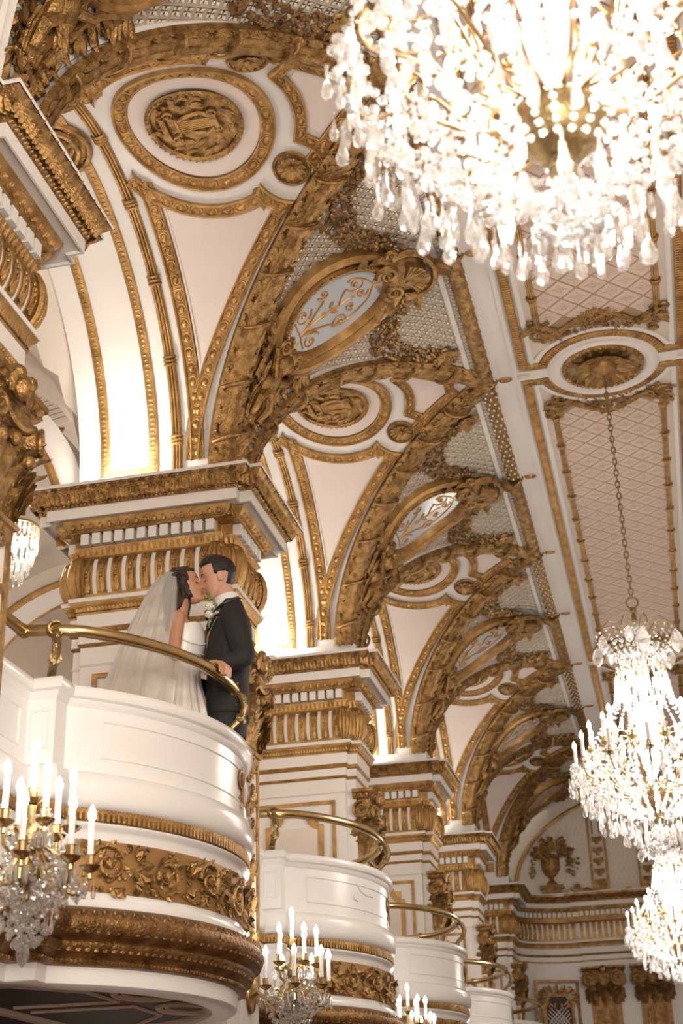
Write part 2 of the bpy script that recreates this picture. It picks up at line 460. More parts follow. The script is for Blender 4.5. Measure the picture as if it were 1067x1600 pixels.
for i, y in enumerate(YP + [YP[5] + 0.0][:0] + [YP[0] - BAY, YP[0] - 2 * BAY]):
    for x in (XA + 0.03, 2 * XM - XA - 0.03):
        if first is None: first = tor.obj('laurel_torus', GOLDC, ceil_root); o = first
        else: o = first.copy(); C.objects.link(o)
        o.location = (x, y, ZC - 0.01)
        k_ = berry.obj('berry_row', LATM, o) if o is first else bpy.data.objects.new('berry_row', bry)
        if o is first: bry = k_.data
        else: C.objects.link(k_); k_.parent = o

# beaded panel frames with an arc bitten out round each ceiling rose
ROSE = [3.07, 10.64, 18.27]
def bite(yc, side, r, x0, x1, y0):
    """points from x0 to x1 along y = y0 with a round bite about (XM, yc)"""
    dy = abs(y0 - yc); q = sqrt(max(r * r - dy * dy, 0)); a = math.atan2(dy, q)
    s = 1 if side > 0 else -1
    arc = [(XM + r * cos(t), yc + s * r * sin(t)) for t in np.linspace(pi - a, a, 22)]
    return [(x0, y0)] + arc + [(x1, y0)]
PAN = [(-5.0, 2.94, None, ROSE[0]), (3.20, 10.51, ROSE[0], ROSE[1]), (10.77, 18.14, ROSE[1], ROSE[2]), (18.40, 24.9, ROSE[2], None)]
rib = MB(); rib.tube([(0, -0.034, 0.020), (0, -0.014, 0.036), (0, 0.014, 0.036), (0, 0.034, 0.020)], 0.0085, 5)
for (y0, y1, ra, rb) in PAN:
    xa, xb = XM - 0.655, XM + 0.655
    lo = bite(ra, 1, 0.50, xa, xb, y0) if ra else [(xa, y0), (xb, y0)]
    hi = bite(rb, -1, 0.50, xa, xb, y1) if rb else [(xa, y1), (xb, y1)]
    path = lo + hi[::-1]
    b = MB(); b.plan(path, [(0.036, 0.0), (0.036, 0.02), (0.026, 0.034), (-0.026, 0.034), (-0.036, 0.02), (-0.036, 0)], closed=True)
    if y1 > 5: along(b, path, rib, 0.032, closed=True)
    b.warp(ceilw).obj('ribbed_frame', GOLD, ceil_root)
    w = MB(); 
    for d in (-0.075, 0.075): w.plan(path, [(d + 0.02, 0), (d + 0.02, 0.022), (d - 0.02, 0.022), (d - 0.02, 0)], closed=True)
    w.warp(ceilw).obj('plaster_moulding', WHITE, ceil_root)
    if y1 < 5: continue
    # reeded poles and their wavy ends
    yA, yB = (y0 + 0.56 if ra else y0 + .3), (y1 - 0.60 if rb else y1 - .3)
    pole = MB()
    for k in range(3): pole.tube([((k - 1) * 0.017, t, 0.018 + 0.007 * (k == 1)) for t in (0, yB - yA)], 0.011, 6)
    for t in np.arange(0.12, yB - yA, 0.56):
        pole.tube([(0.036 * cos(q), t, 0.015 + 0.03 * sin(q)) for q in np.linspace(0, 2 * pi, 12, endpoint=False)], 0.012, 6, closed=True)
        pole.tube([(0.032 * cos(q), t + 0.035, 0.015 + 0.025 * sin(q)) for q in np.linspace(0, 2 * pi, 12, endpoint=False)], 0.008, 6, closed=True)
    pole.warp(ceilw)
    p1 = pole.obj('reeded_pole', GOLD, ceil_root); p1.location = (XM - 0.475, yA, 0)
    p2 = p1.copy(); C.objects.link(p2); p2.location = (XM + 0.475, yA, 0)
    for yy, s, has in ((yA, 1, ra), (yB, -1, rb)):
        if not has: continue
        e = MB(); t = np.linspace(-0.475, 0.475, 40)
        wave = lambda q: yy - s * (0.10 * np.exp(-((np.abs(q) - 0.31) / 0.09) ** 2) - 0.11 * np.exp(-(q / 0.13) ** 2))
        pth = np.stack([XM + t, wave(t)], -1)
        e.plan(pth, [(0.026, 0), (0.026, 0.02), (0.008, 0.034), (-0.008, 0.022), (-0.026, 0.03), (-0.026, 0)])
        R_cluster(e, [(XM - 0.19, wave(0.19) + s * -0.02), (XM, wave(0.0) - s * 0.02), (XM + 0.19, wave(0.19) - s * 0.02)], 0.12, 0.05, 0.035, 0.022, 5)
        R_cluster(e, [(XM - 0.42, wave(.42) - s * 0.10), (XM - 0.20, wave(.2) - s * 0.16), (XM, wave(0) - s * 0.17), (XM + 0.2, wave(.2) - s * 0.16), (XM + 0.42, wave(.42) - s * 0.10)], 0.06, 0.035, 0.03, 0.017, 6)
        for sx in (-1, 1):
            x = XM + sx * 0.475
            for (dx, dy, r, dr) in ((0.03, -0.02, 0.07, 1), (0.0, -0.13, 0.085, -1), (-0.10, -0.10, 0.06, 1), (-0.04, -0.22, 0.05, 1), (0.05, 0.06, 0.04, -1)):
                R_scroll(e, x + sx * dx, yy + s * dy, r, 1.3, dr * sx, 0.6, 0.015, 0.02)
            for k in range(9):
                a = rnd.uniform(0, 6.28); q = rnd.uniform(0.02, 0.12)
                R_leaf(e, x + cos(a) * q - sx * 0.03, yy - s * 0.09 + sin(a) * q, a, 0.10, 0.055, 0.02, 0.03)
        e.warp(ceilw).obj('carved_panel_end', GOLDC, ceil_root)

# diamond tiles with a four-leaf flower, set in the ceiling panels
def tile(half=0):
    px, py, g = 0.1255, 0.1275, 0.009
    if half == 0: pts = [(-px + g, 0), (0, -py + g), (px - g, 0), (0, py - g)]
    else: pts = [(0, -py + g), (half * (px - g), 0), (0, py - g)]
    b = MB(); n = len(pts); ctr = np.mean(pts, 0)
    o = np.array([(p[0], p[1], 0.0) for p in pts]); i1 = np.array([(p[0] * .96 + ctr[0] * .04, p[1] * .96 + ctr[1] * .04, 0.014) for p in pts])
    b.grid(np.array([o, i1]), cv=True); b.add(i1, [tuple(range(n))])
    for k in range(4):
        a = k * pi / 2
        if half and abs(cos(a)) > .5 and np.sign(cos(a)) != half: continue
        c = (0.040 * cos(a) + (0.018 * half if half else 0), 0.040 * sin(a), 0.014)
        b.ball(c, (0.024 if k % 2 == 0 else 0.011, 0.011 if k % 2 == 0 else 0.024, 0.010), 6, 3)
        a += pi / 4
        b.ball((0.030 * cos(a) + (0.04 * half if half else 0), 0.030 * sin(a), 0.014), (0.010, 0.010, 0.008), 5, 3)
    b.ball((0.02 * half, 0, 0.014), (0.014, 0.014, 0.012), 6, 3)
    return b
b = MB()
for (y0, y1, ra, rb) in PAN[1:]: b.box((XM, (y0 + y1) / 2, ZC - 0.003), (0.90, y1 - y0 - (1.0 if rb else .5) , 0.006))
b.obj('tile_ground', GROUT, ceil_root)
TM = {k: tile(k).warp(ceilw) for k in (0, 1, -1)}
TMm = {k: v.mesh('tile', TILEM) for k, v in TM.items()}
stuff = MB(); cnt = 0
for (y0, y1, ra, rb) in PAN[1:]:
    yA, yB = y0 + (0.56 if ra else .3), y1 - (0.60 if rb else .3)
    for j in range(int((yB - yA) / 0.1275)):
        y = yA + 0.06 + j * 0.1275
        xs = [(-0.251 * 1.5 + 0.251 * i, 0) for i in range(4)] if j % 2 else [(-0.502 + 0.1255, 9)] * 0 + [(-0.251 + 0.251 * i, 0) for i in range(3)] + [(-0.44, 1), (0.44, -1)]
        if j % 2: xs = [(-0.3765 + 0.251 * i, 0) for i in range(4)]
        for x, kind in xs:
            if abs(x) > 0.37 and kind == 0: kind = 0
            x2 = x if kind == 0 else (-0.5 + 0.06 if kind == 1 else 0.5 - 0.06)
            if kind: x2 = -0.502 if kind == 1 else 0.502
            if ra == ROSE[0] and y < 6.6 or cnt >= 296 or y > 16.2:
                stuff.merge(TM[kind], None, (XM + x2, y, 0)) if y > 4 else None
            else:
                o = bpy.data.objects.new('tile', TMm[kind]); C.objects.link(o); o.parent = ceil_root; o.location = (XM + x2, y, 0); cnt += 1
stuff.obj('far_tiles', TILEM, ceil_root, kind='stuff')

# cross bars at the roses
b = MB()
for yc in ROSE: b.box((XM, yc, ZC - 0.012), (1.24, 0.14, 0.024))
b.obj('cross_bar', WHITE, ceil_root)

# ceiling roses
def rose():
    r = thing('ceiling_rose', None, 'ceiling rose')
    b = MB(); pr = [(0.47, 0), (0.47, 0.03), (0.45, 0.045), (0.43, 0.03), (0.385, 0.026), (0.36, 0.045), (0.34, 0.026)]
    b.lathe([(p, -h) for p, h in pr], 48); b.obj('white_ring', WHITE, r)
    b = MB(); b.lathe([(0.345, 0), (0.345, -0.035), (0.325, -0.055), (0.30, -0.035), (0.25, -0.03), (0.12, -0.05), (0.10, -0.09), (0.07, -0.10), (0.035, -0.13), (0.0, -0.14)], 40)
    for k in range(14):
        a = 2 * pi * k / 14
        t = MB(); R_leaf(t, 0.09, 0, 0, 0.20, 0.085, 0.045, 0.045)
        b.merge(t, np.array([[cos(a), -sin(a), 0], [sin(a), cos(a), 0], [0, 0, -1]]))
    for k in range(40):
        a = 2 * pi * k / 40; b.ball((0.322 * cos(a), 0.322 * sin(a), -0.05), (0.02, 0.02, 0.014), 6, 4)
    b.obj('acanthus_boss', GOLDC, r)
    return r
r0 = rose()
for i, (yc, lab) in enumerate(zip(ROSE, ['round gilded ceiling rose above the near top chandelier', 'round gilded ceiling rose with the long chain hanging from it', 'gilded ceiling rose far down the hall, above the small lower chandelier'])):
    o = r0 if i == 0 else copy_tree(r0); o.location = (XM, yc, ZC); o['label'] = lab; o['group'] = 'ceiling roses'

# ================================================================ VAULT BAYS
def arc_pts(cx, cy, rx, ry, a0, a1, n=14):
    return [(cx + rx * cos(t), cy + ry * sin(t)) for t in np.linspace(a0, a1, n)]
def mould_eggs(b, path, w, closed, side=1, sp=0.105):
    b.plan(path, [(0, 0), (0, 0.030), (w * 0.14, 0.036), (w * 0.22, 0.020), (w * 0.80, 0.016), (w * 0.90, 0.026), (w, 0.022), (w, 0)], closed=closed, side=side)
    e = MB(); e.ball((0, 0, 0.012), (0.031, w * 0.25, 0.024), 10, 5)
    e.tube([(0.044 * cos(t), w * 0.345 * sin(t), 0.020) for t in np.linspace(0, 2 * pi, 12, endpoint=False)], 0.0055, 5, closed=True)
    along(b, path, e, sp, closed=closed, d=w * 0.51, side=side)
def lower_panel():
    ell = arc_pts(-2.41, 0, 0.64, 0.71, math.radians(152), math.radians(64), 18)
    ell = [p for p in ell if p[0] > -2.96 and p[0] < -2.13]
    e0 = [(-2.96, 0.33)]
    no = arc_pts(-1.90, 0.53, 0.25, 0.25, math.radians(163), math.radians(100), 8)
    right = [(float(xg(s)) - (0.12 + 0.03 * float(ss(1.3, 2.2, s))), s) for s in np.linspace(0.84, 2.52, 22)]
    return e0 + ell + no + right, right
def upper_panel():
    base = arc_pts(-2.41, 0, 0.64, 0.71, math.radians(-26), math.radians(26), 12)
    nu = arc_pts(-1.90, 0.53, 0.21, 0.21, math.radians(-62), math.radians(0), 7)
    nu = [(-1.80, 0.345)] + nu[1:]
    right = [(float(xg(s)) - 0.13, s) for s in np.linspace(0.50, 0.10, 8)]
    tip = [(-1.33, 0.05), (-1.33, -0.05)]
    top = nu + right
    return base + top + tip + [(p[0], -p[1]) for p in top[::-1]]
def make_vault():
    v = thing('ceiling', None, 'vault', kind='structure')
    s = np.linspace(-R0 * pi / 2, R0 * pi / 2, 61); P = []
    for t in s:
        x = np.linspace(-3.80, float(xg(t)) + 0.02, 14); P.append(np.stack([x, np.full(14, t), np.zeros(14)], -1))
    b = MB().grid(np.array(P)); b.warp(lun).obj('vault_plaster', WHITE, v)
    # the wall arch seen from the gallery and its edge
    b = MB(); n = 40; th = np.linspace(-pi / 2, pi / 2, n)
    b.grid(np.array([[(-3.80, r * sin(t), Z0 + r * cos(t)) for r in (R0, R0 + 0.2)] for t in th]))
    b.obj('arch_face', WHITE, v)
    # gilded strips framing the lit soffit band
    b = MB()
    for x in (-3.60, -3.235):
        b.plan([(x, t) for t in np.linspace(-2.58, 2.58, 60)], [(0.035, 0), (0.035, 0.014), (0.022, 0.022), (-0.022, 0.022), (-0.035, 0.014), (-0.035, 0)])
        along(b, [(x, t) for t in np.linspace(-2.58, 2.58, 60)], MB().ball((0, 0, 0.018), (0.012, 0.024, 0.012), 6, 4), 0.036)
    b.warp(lun).obj('gilt_strip', GOLD, v)
    b = MB()
    for q in (-1, 1): b.plan([(-3.60, q * 2.56), (-3.235, q * 2.56)], [(0.03, 0), (0.03, 0.02), (-0.03, 0.02), (-0.03, 0)])
    b.warp(lun).obj('gilt_foot', GOLD, v)
    # fluted gilt arch with bands
    b = MB(); L = [(-3.06, t) for t in np.linspace(-2.58, 2.58, 70)]
    b.plan(L, [(0.038, 0), (0.038, 0.012), (-0.038, 0.012), (-0.038, 0)])
    for dx in (-0.022, 0, 0.022): b.tube([(-3.06 + dx, t, 0.018) for t in np.linspace(-2.58, 2.58, 70)], 0.010, 6)
    for q in np.linspace(-2.35, 2.35, 9):
        for k in range(3): b.tube([(-3.06 + 0.042 * cos(t), q + (k - 1) * 0.028, 0.006 + 0.030 * sin(t)) for t in np.linspace(0, pi, 8)], 0.011, 6)
    b.warp(lun).obj('fluted_arch', GOLD, v)
    # half round bosses at the crown of the soffit
    b = MB(); 
    for rr_, h in ((0.27, 0.02), (0.20, 0.035), (0.12, 0.03)):
        b.tube([(-3.42 + rr_ * cos(t), rr_ * sin(t), h) for t in np.linspace(0, 2 * pi, 30, endpoint=False)], 0.024, 6, closed=True)
    b.poly(arc_pts(-3.42, 0, 0.28, 0.28, 0, 2 * pi, 28)[:-1], 0.008)
    for k in range(16):
        a = 2 * pi * k / 16; R_leaf(b, -3.42 + 0.05 * cos(a), 0.05 * sin(a), a, 0.13, 0.06, 0.02, 0.02)
    b.warp(lun).obj('soffit_boss', GOLDC, v)
    # panels
    out, right = lower_panel()
    for q in (1, -1):
        pth = [(-2.96, t * q) for t in np.linspace(2.52, 0.45, 20)] + [(x, y * q) for x, y in out]
        b = MB(); mould_eggs(b, pth, 0.10, False, side=(1 if q > 0 else -1) * MSIDE)
        b.warp(lun).obj('egg_moulding', GOLD, v)
        # blush field: rows from the top boundary down to the foot
        top = [(-2.84, 0.60), (-2.74, 0.69), (-2.52, 0.80), (-2.30, 0.79), (-2.17, 0.72), (-2.06, 0.88)]
        tt = np.linspace(0, 1, 9); tx = np.interp(tt, np.linspace(0, 1, 6), [p[0] for p in top]); ty = np.interp(tt, np.linspace(0, 1, 6), [p[1] for p in top])
        G = []
        for w in np.linspace(0, 1, 22):
            y = ty * (1 - w) + 2.30 * w
            xr = xg(y[-1]) - 0.245 - 0.03 * ss(1.3, 2.2, y[-1]); x = tx * (1 - w) + (-2.845 + tt * 0.0) * w
            xlin = -2.845 + tt * (xr + 2.845); k = ss(0.0, 0.35, w)
            x = tx * (1 - k) + xlin * k
            G.append(np.stack([x, y * q, np.full(9, 0.007)], -1))
        b = MB().grid(np.array(G)); b.warp(lun).obj('blush_field', PINK, v)
        b = MB(); ed = [(g[0][0], g[0][1]) for g in G][::-1] + [(p[0], p[1]) for p in G[0]] + [(g[-1][0], g[-1][1]) for g in G]
        b.plan(ed, [(0.012, 0.006), (0.006, 0.016), (-0.006, 0.016), (-0.012, 0.006)]); b.warp(lun).obj('panel_fillet', CREAM, v)
        # rosette
        b = MB(); cx, cy = -1.90, 0.53 * q
        b.poly(arc_pts(cx, cy, 0.125, 0.13, 0, 2 * pi, 24)[:-1], 0.012)
        b.tube([(cx + 0.12 * cos(t), cy + 0.125 * sin(t), 0.014) for t in np.linspace(0, 2 * pi, 24, endpoint=False)], 0.013, 6, closed=True)
        for k in range(12): R_leaf(b, cx + 0.025 * cos(k * pi / 6), cy + 0.025 * sin(k * pi / 6), k * pi / 6, 0.085, 0.045, 0.02, 0.016)
        b.ball((cx, cy, 0.03), (0.028, 0.028, 0.02), 8, 4)
        b.warp(lun).obj('rosette', GOLDC, v)
    up = upper_panel()
    b = MB(); mould_eggs(b, up, 0.085, True, side=1); b.warp(lun).obj('upper_egg_moulding', GOLD, v)
    ctr = np.array([-1.58, 0.0]); ins_ = np.array(up) * .66 + ctr * .34; G = []
    for w in (0, 0.5, 1.0): G.append([(*(p * (1 - w) + ctr * w), 0.007) for p in ins_])
    b = MB().grid(np.array(G), cv=True); b.warp(lun).obj('upper_blush_field', PINK, v)
    # ring round the medallion
    b = MB(); mould_eggs(b, arc_pts(-2.41, 0, 0.52, 0.60, 0, 2 * pi, 60)[:-1], 0.10, True, side=-1, sp=0.115)
    b.warp(lun).obj('ring_moulding', GOLD, v)
    G = [[(-2.41 + r * 0.42 / 0.42 * cos(t), r * 1.16 * sin(t), 0.012) for t in np.linspace(0, 2 * pi, 40, endpoint=False)] for r in (0.42, 0.30)]
    b = MB().grid(np.array(G), cv=True); b.warp(lun).obj('white_annulus', PINK, v)
    return v
def make_medallion():
    m = thing('lyre_medallion', None, 'medallion')
    cx = -2.41
    b = MB(); b.grid(np.array([[(cx + r * cos(t), r * 1.07 * sin(t), 0.02) for t in np.linspace(0, 2 * pi, 36, endpoint=False)] for r in (0.315, 0.15, 0.001)]), cv=True)
    b.tube([(cx + 0.30 * cos(t), 0.32 * sin(t), 0.03) for t in np.linspace(0, 2 * pi, 36, endpoint=False)], 0.020, 7, closed=True)
    for k in range(44):
        a = 2 * pi * k / 44; R_leaf(b, cx + 0.29 * cos(a), 0.31 * sin(a), a + 1.2, 0.06, 0.035, 0.035, 0.02)
    b.warp(lun).obj('leafy_rim', GOLDC, m)
    b = MB()   # the lyre lies across the disc: arms, crossbar, strings
    for q in (-1, 1):
        R_tube(b, [(cx + 0.12, q * 0.05), (cx + 0.06, q * 0.10), (cx - 0.02, q * 0.085), (cx - 0.10, q * 0.055), (cx - 0.14, q * 0.09)], 0.016, 0.012, 0.035)
        R_scroll(b, cx - 0.15, q * 0.115, 0.035, 1.2, q, 0, 0.011, 0.035)
        R_scroll(b, cx + 0.14, q * 0.07, 0.035, 1.2, -q, pi, 0.011, 0.035)
    R_tube(b, [(cx - 0.11, -0.09), (cx - 0.11, 0.09)], 0.014, 0.014, 0.04)
    b.box((cx + 0.13, 0, 0.03), (0.05, 0.13, 0.03))
    b.box((cx - 0.20, 0, 0.03), (0.035, 0.24, 0.02))
    b.warp(lun).obj('lyre', GOLDC, m)
    b = MB()
    for k in range(6): R_tube(b, [(cx - 0.11, (k - 2.5) * 0.018), (cx + 0.11, (k - 2.5) * 0.015)], 0.0045, 0.0045, 0.045, 4)
    b.warp(lun).obj('strings', GOLD, m)
    b = MB(); rr = random.Random(5)
    for k in range(46):
        a = rr.uniform(0, 2 * pi); r = rr.uniform(0.13, 0.25)
        if abs(r * sin(a)) < 0.11 and abs(r * cos(a)) < 0.19: continue
        R_leaf(b, cx + r * cos(a), r * 1.05 * sin(a), a + 1.3, rr.uniform(.06, .11), 0.045, 0.028, 0.02)
    b.warp(lun).obj('laurel_sprays', GOLDC, m)
    return m
MSIDE = -1
VN = ['nearest', 'second', 'third', 'fourth', 'fifth']
vault0 = make_vault(); med0 = make_medallion()
for i in range(6):
    v = vault0 if i == 0 else copy_tree(vault0)
    v.location = (0, YC[i], 0)
    v['label'] = ['plaster vault cell beyond the top edge, before the large medallion', 'big cream vault cell with round lyre medallion over the couple', 'vault cell between the couple\'s pier and the next pier', 'third cream vault cell down the hall', 'fourth small vault cell down the hall', 'last tiny vault cell beside the end wall'][i]
    v['group'] = 'vault cells'
    if i == 0: continue
    m = med0 if i == 1 else copy_tree(med0)
    m.location = (0, YC[i], 0); m['group'] = 'lyre medallions'
    m['label'] = ['', 'large round bronze medallion carved with a lyre, in the nearest vault', 'bronze lyre medallion half hidden behind the second vault rib', 'bronze medallion mostly hidden in the third vault down the hall', 'bronze medallion hidden in the fourth vault down the hall', 'bronze medallion hidden in the last vault of the hall'][i]

# ================================================================ PENDENTIVES (the cove between two vault cells)
def inside(a, b, mrg):
    return abs(a) < 1.9 - 1.65 * sin(min(b, R0 * pi / 2) / R0) - mrg
def make_pend():
    p = thing('ceiling', None, 'cove', kind='structure')
    bs = np.linspace(0, R0 * pi / 2, 30); P = []
    for t in bs:
        w = 1.9 - 1.65 * sin(t / R0) + 0.01; P.append([(u * w, t, 0) for u in np.linspace(-1, 1, 15)])
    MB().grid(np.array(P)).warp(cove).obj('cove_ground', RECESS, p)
    # diaper lattice: crossing bars and four petals in every mesh
    pa, pb = 0.108, 0.118; b = MB(); bars = MB(); h = 0.020
    petal = np.array([(0.004, 0, 0.010), (0.026, -0.0135, 0.012), (0.045, 0, 0.018), (0.026, 0.0135, 0.012)])
    for j in range(0, 48):
        for i in range(-40, 41):
            x = i * pa / 2; y = j * pb / 2 + 0.03
            if (i + j) % 2: continue
            if not inside(x, y, 0.10) or y > 2.45: continue
            if ((x / 0.47) ** 2 + ((y - 0.96) / 0.56) ** 2) < 1: continue
            for k in range(4):
                a = k * pi / 2
                M = np.array([[cos(a), -sin(a) , 0], [sin(a), cos(a), 0], [0, 0, 1]])
                b.add(petal @ M.T * (0.86, 0.94, 1) + (x, y, 0), [(0, 1, 2), (0, 2, 3)])
            for sx, sy in ((1, 1), (1, -1)):
                p0 = np.array([x + sx * pa / 2, y, 0]); p1 = np.array([x, y + sy * pb / 2, 0])
                q0 = np.array([x - sx * pa / 2, y, 0]); q1 = np.array([x, y - sy * pb / 2, 0])
                for A, Bq in ((p0, p1), (q0, q1)):
                    n = np.array([-(Bq - A)[1], (Bq - A)[0], 0]); n = n / np.linalg.norm(n) * 0.0125
                    V = [A - n, A + (0, 0, h) - n * 0.5, A + (0, 0, h) + n * 0.5, A + n, Bq - n, Bq + (0, 0, h) - n * 0.5, Bq + (0, 0, h) + n * 0.5, Bq + n]
                    bars.add(V, [(0, 1, 5, 4), (1, 2, 6, 5), (2, 3, 7, 6)])
    b.merge(bars); b.warp(cove).obj('diaper_lattice', LATM, p, kind='stuff', sharp=0)
    # white edge rolls next to the ribs and along the top
    b = MB()
    for q in (-1, 1):
        pth = [(q * (1.9 - 1.65 * sin(t / R0) - 0.105), t) for t in np.linspace(0.02, 2.5, 40)]
        b.plan(pth, [(0.055, 0), (0.055, 0.03), (0.035, 0.045), (0.012, 0.030), (-0.012, 0.030), (-0.03, 0.045), (-0.055, 0.03), (-0.055, 0)])
    b.plan([(-1.8, 0.10), (1.8, 0.10)], [(0.02, 0), (0.02, 0.03), (-0.02, 0.03), (-0.02, 0)])
    b.warp(cove).obj('edge_roll', WHITE, p)
    # leafy foot
    b = MB()
    rr = random.Random(17)
    for k in range(46):
        y = rr.uniform(2.02, 2.6); w = 1.9 - 1.65 * sin(min(y, 2.6) / R0) - .10
        R_leaf(b, rr.uniform(-w, w), y, -pi / 2 + rr.uniform(-.8, .8), rr.uniform(.09, .17), rr.uniform(.06, .10), rr.uniform(.02, .05), .035)
    for k in range(5): R_leaf(b, (k - 2) * .07, 2.58, -pi / 2 + (k - 2) * .1, .26, .10, .03, .05)
    b.warp(cove).obj('leafy_foot', GOLDC, p)
    return p
def rib_mesh():
    """gilded leaf rib along one groin, in bay-local coordinates (far side, q=+1)"""
    b = MB(); t = np.linspace(0.0, pi / 2, 60)
    P = np.stack([XA - R1 * np.sin(t), 1.65 * np.sin(t), Z0 + R0 * np.cos(t)], -1)
    ctr = np.array([XA * 0.5 - 2.75 * 0.5 + 0.9, 0.0, Z0])
    Nn = np.stack([np.sin(t) * 0.70, -np.sin(t) * 0.70, -np.cos(t)], -1)
    Nn[:, 1] += -0.02; Nn /= np.linalg.norm(Nn, axis=1)[:, None]
    T = np.gradient(P, axis=0); T /= np.linalg.norm(T, axis=1)[:, None]
    W = np.cross(T, Nn)
    prof = [(w * .88 - .030, h) for w, h in [(-0.125, -0.02), (-0.125, 0.02), (-0.10, 0.035), (-0.085, 0.025), (-0.065, 0.06), (-0.03, 0.085), (0, 0.092), (0.03, 0.085), (0.065, 0.06), (0.085, 0.025), (0.10, 0.035), (0.125, 0.02), (0.125, -0.02)]]
    b.grid(np.array([[P[i] + W[i] * w + Nn[i] * h for w, h in prof] for i in range(60)]))
    P = P - W * .030; L = np.concatenate([[0], np.cumsum(np.linalg.norm(np.diff(P, axis=0), axis=1))])
    lf = m_leaf(0.125, 0.062, 0.014, 6, .16); k = 0
    for s in np.arange(0.06, L[-1] - 0.02, 0.07):
        i = min(np.searchsorted(L, s), 59); k += 1
        for m_ in range(4):
            w = (m_ - 1.5) * 0.042 + (0.021 if k % 2 else -0.021); hh = 0.085 - abs(w) * 0.55
            tilt = Nn[i] + W[i] * w * 7; tilt /= np.linalg.norm(tilt)
            side = np.cross(T[i], tilt); M = np.stack([side, tilt, -T[i]], 1)
            b.merge(lf, M, P[i] + W[i] * w + Nn[i] * hh)
        if k % 6 == 0:
            b.tube([P[i] + W[i] * 0.10 * cos(q) + Nn[i] * (0.03 + 0.085 * sin(q)) + T[i] * 0.05 * cos(q) for q in np.linspace(0, pi, 9)], 0.014, 6)
    for s in np.arange(0.02, L[-1], 0.035):
        i = min(np.searchsorted(L, s), 59)
        for q in (-1, 1): b.ball(P[i] + W[i] * q * 0.088 + Nn[i] * 0.035, 0.015, 5, 3)
    return b
pend0 = make_pend()
rb = rib_mesh(); ribm = rb.mesh('leaf_rib', GOLDC)
mir = MB().merge(rb, np.diag([1, -1, 1])); ribm2 = mir.mesh('leaf_rib', GOLDC)
for i in range(6):
    p = pend0 if i == 0 else copy_tree(pend0)
    p.location = (0, YP[i], 0); p['group'] = 'lattice coves'
    p['label'] = ['lattice cove at the top left corner above the near cornice', 'widest lattice cove, above the pier behind the couple', 'lattice cove above the second pier', 'lattice cove above the third pier', 'lattice cove above the fourth pier', 'last lattice cove before the end wall'][i]
for i in range(1, 6):
    vv = [o for o in C.objects if o.parent is None and o.get('category') == 'vault' and abs(o.location.y - YC[i]) < .01][0]
    for me in (ribm, ribm2):
        o = bpy.data.objects.new('leaf_rib', me); C.objects.link(o); o.parent = vv
# white soffit lip just inside each rib comes from the vault plaster

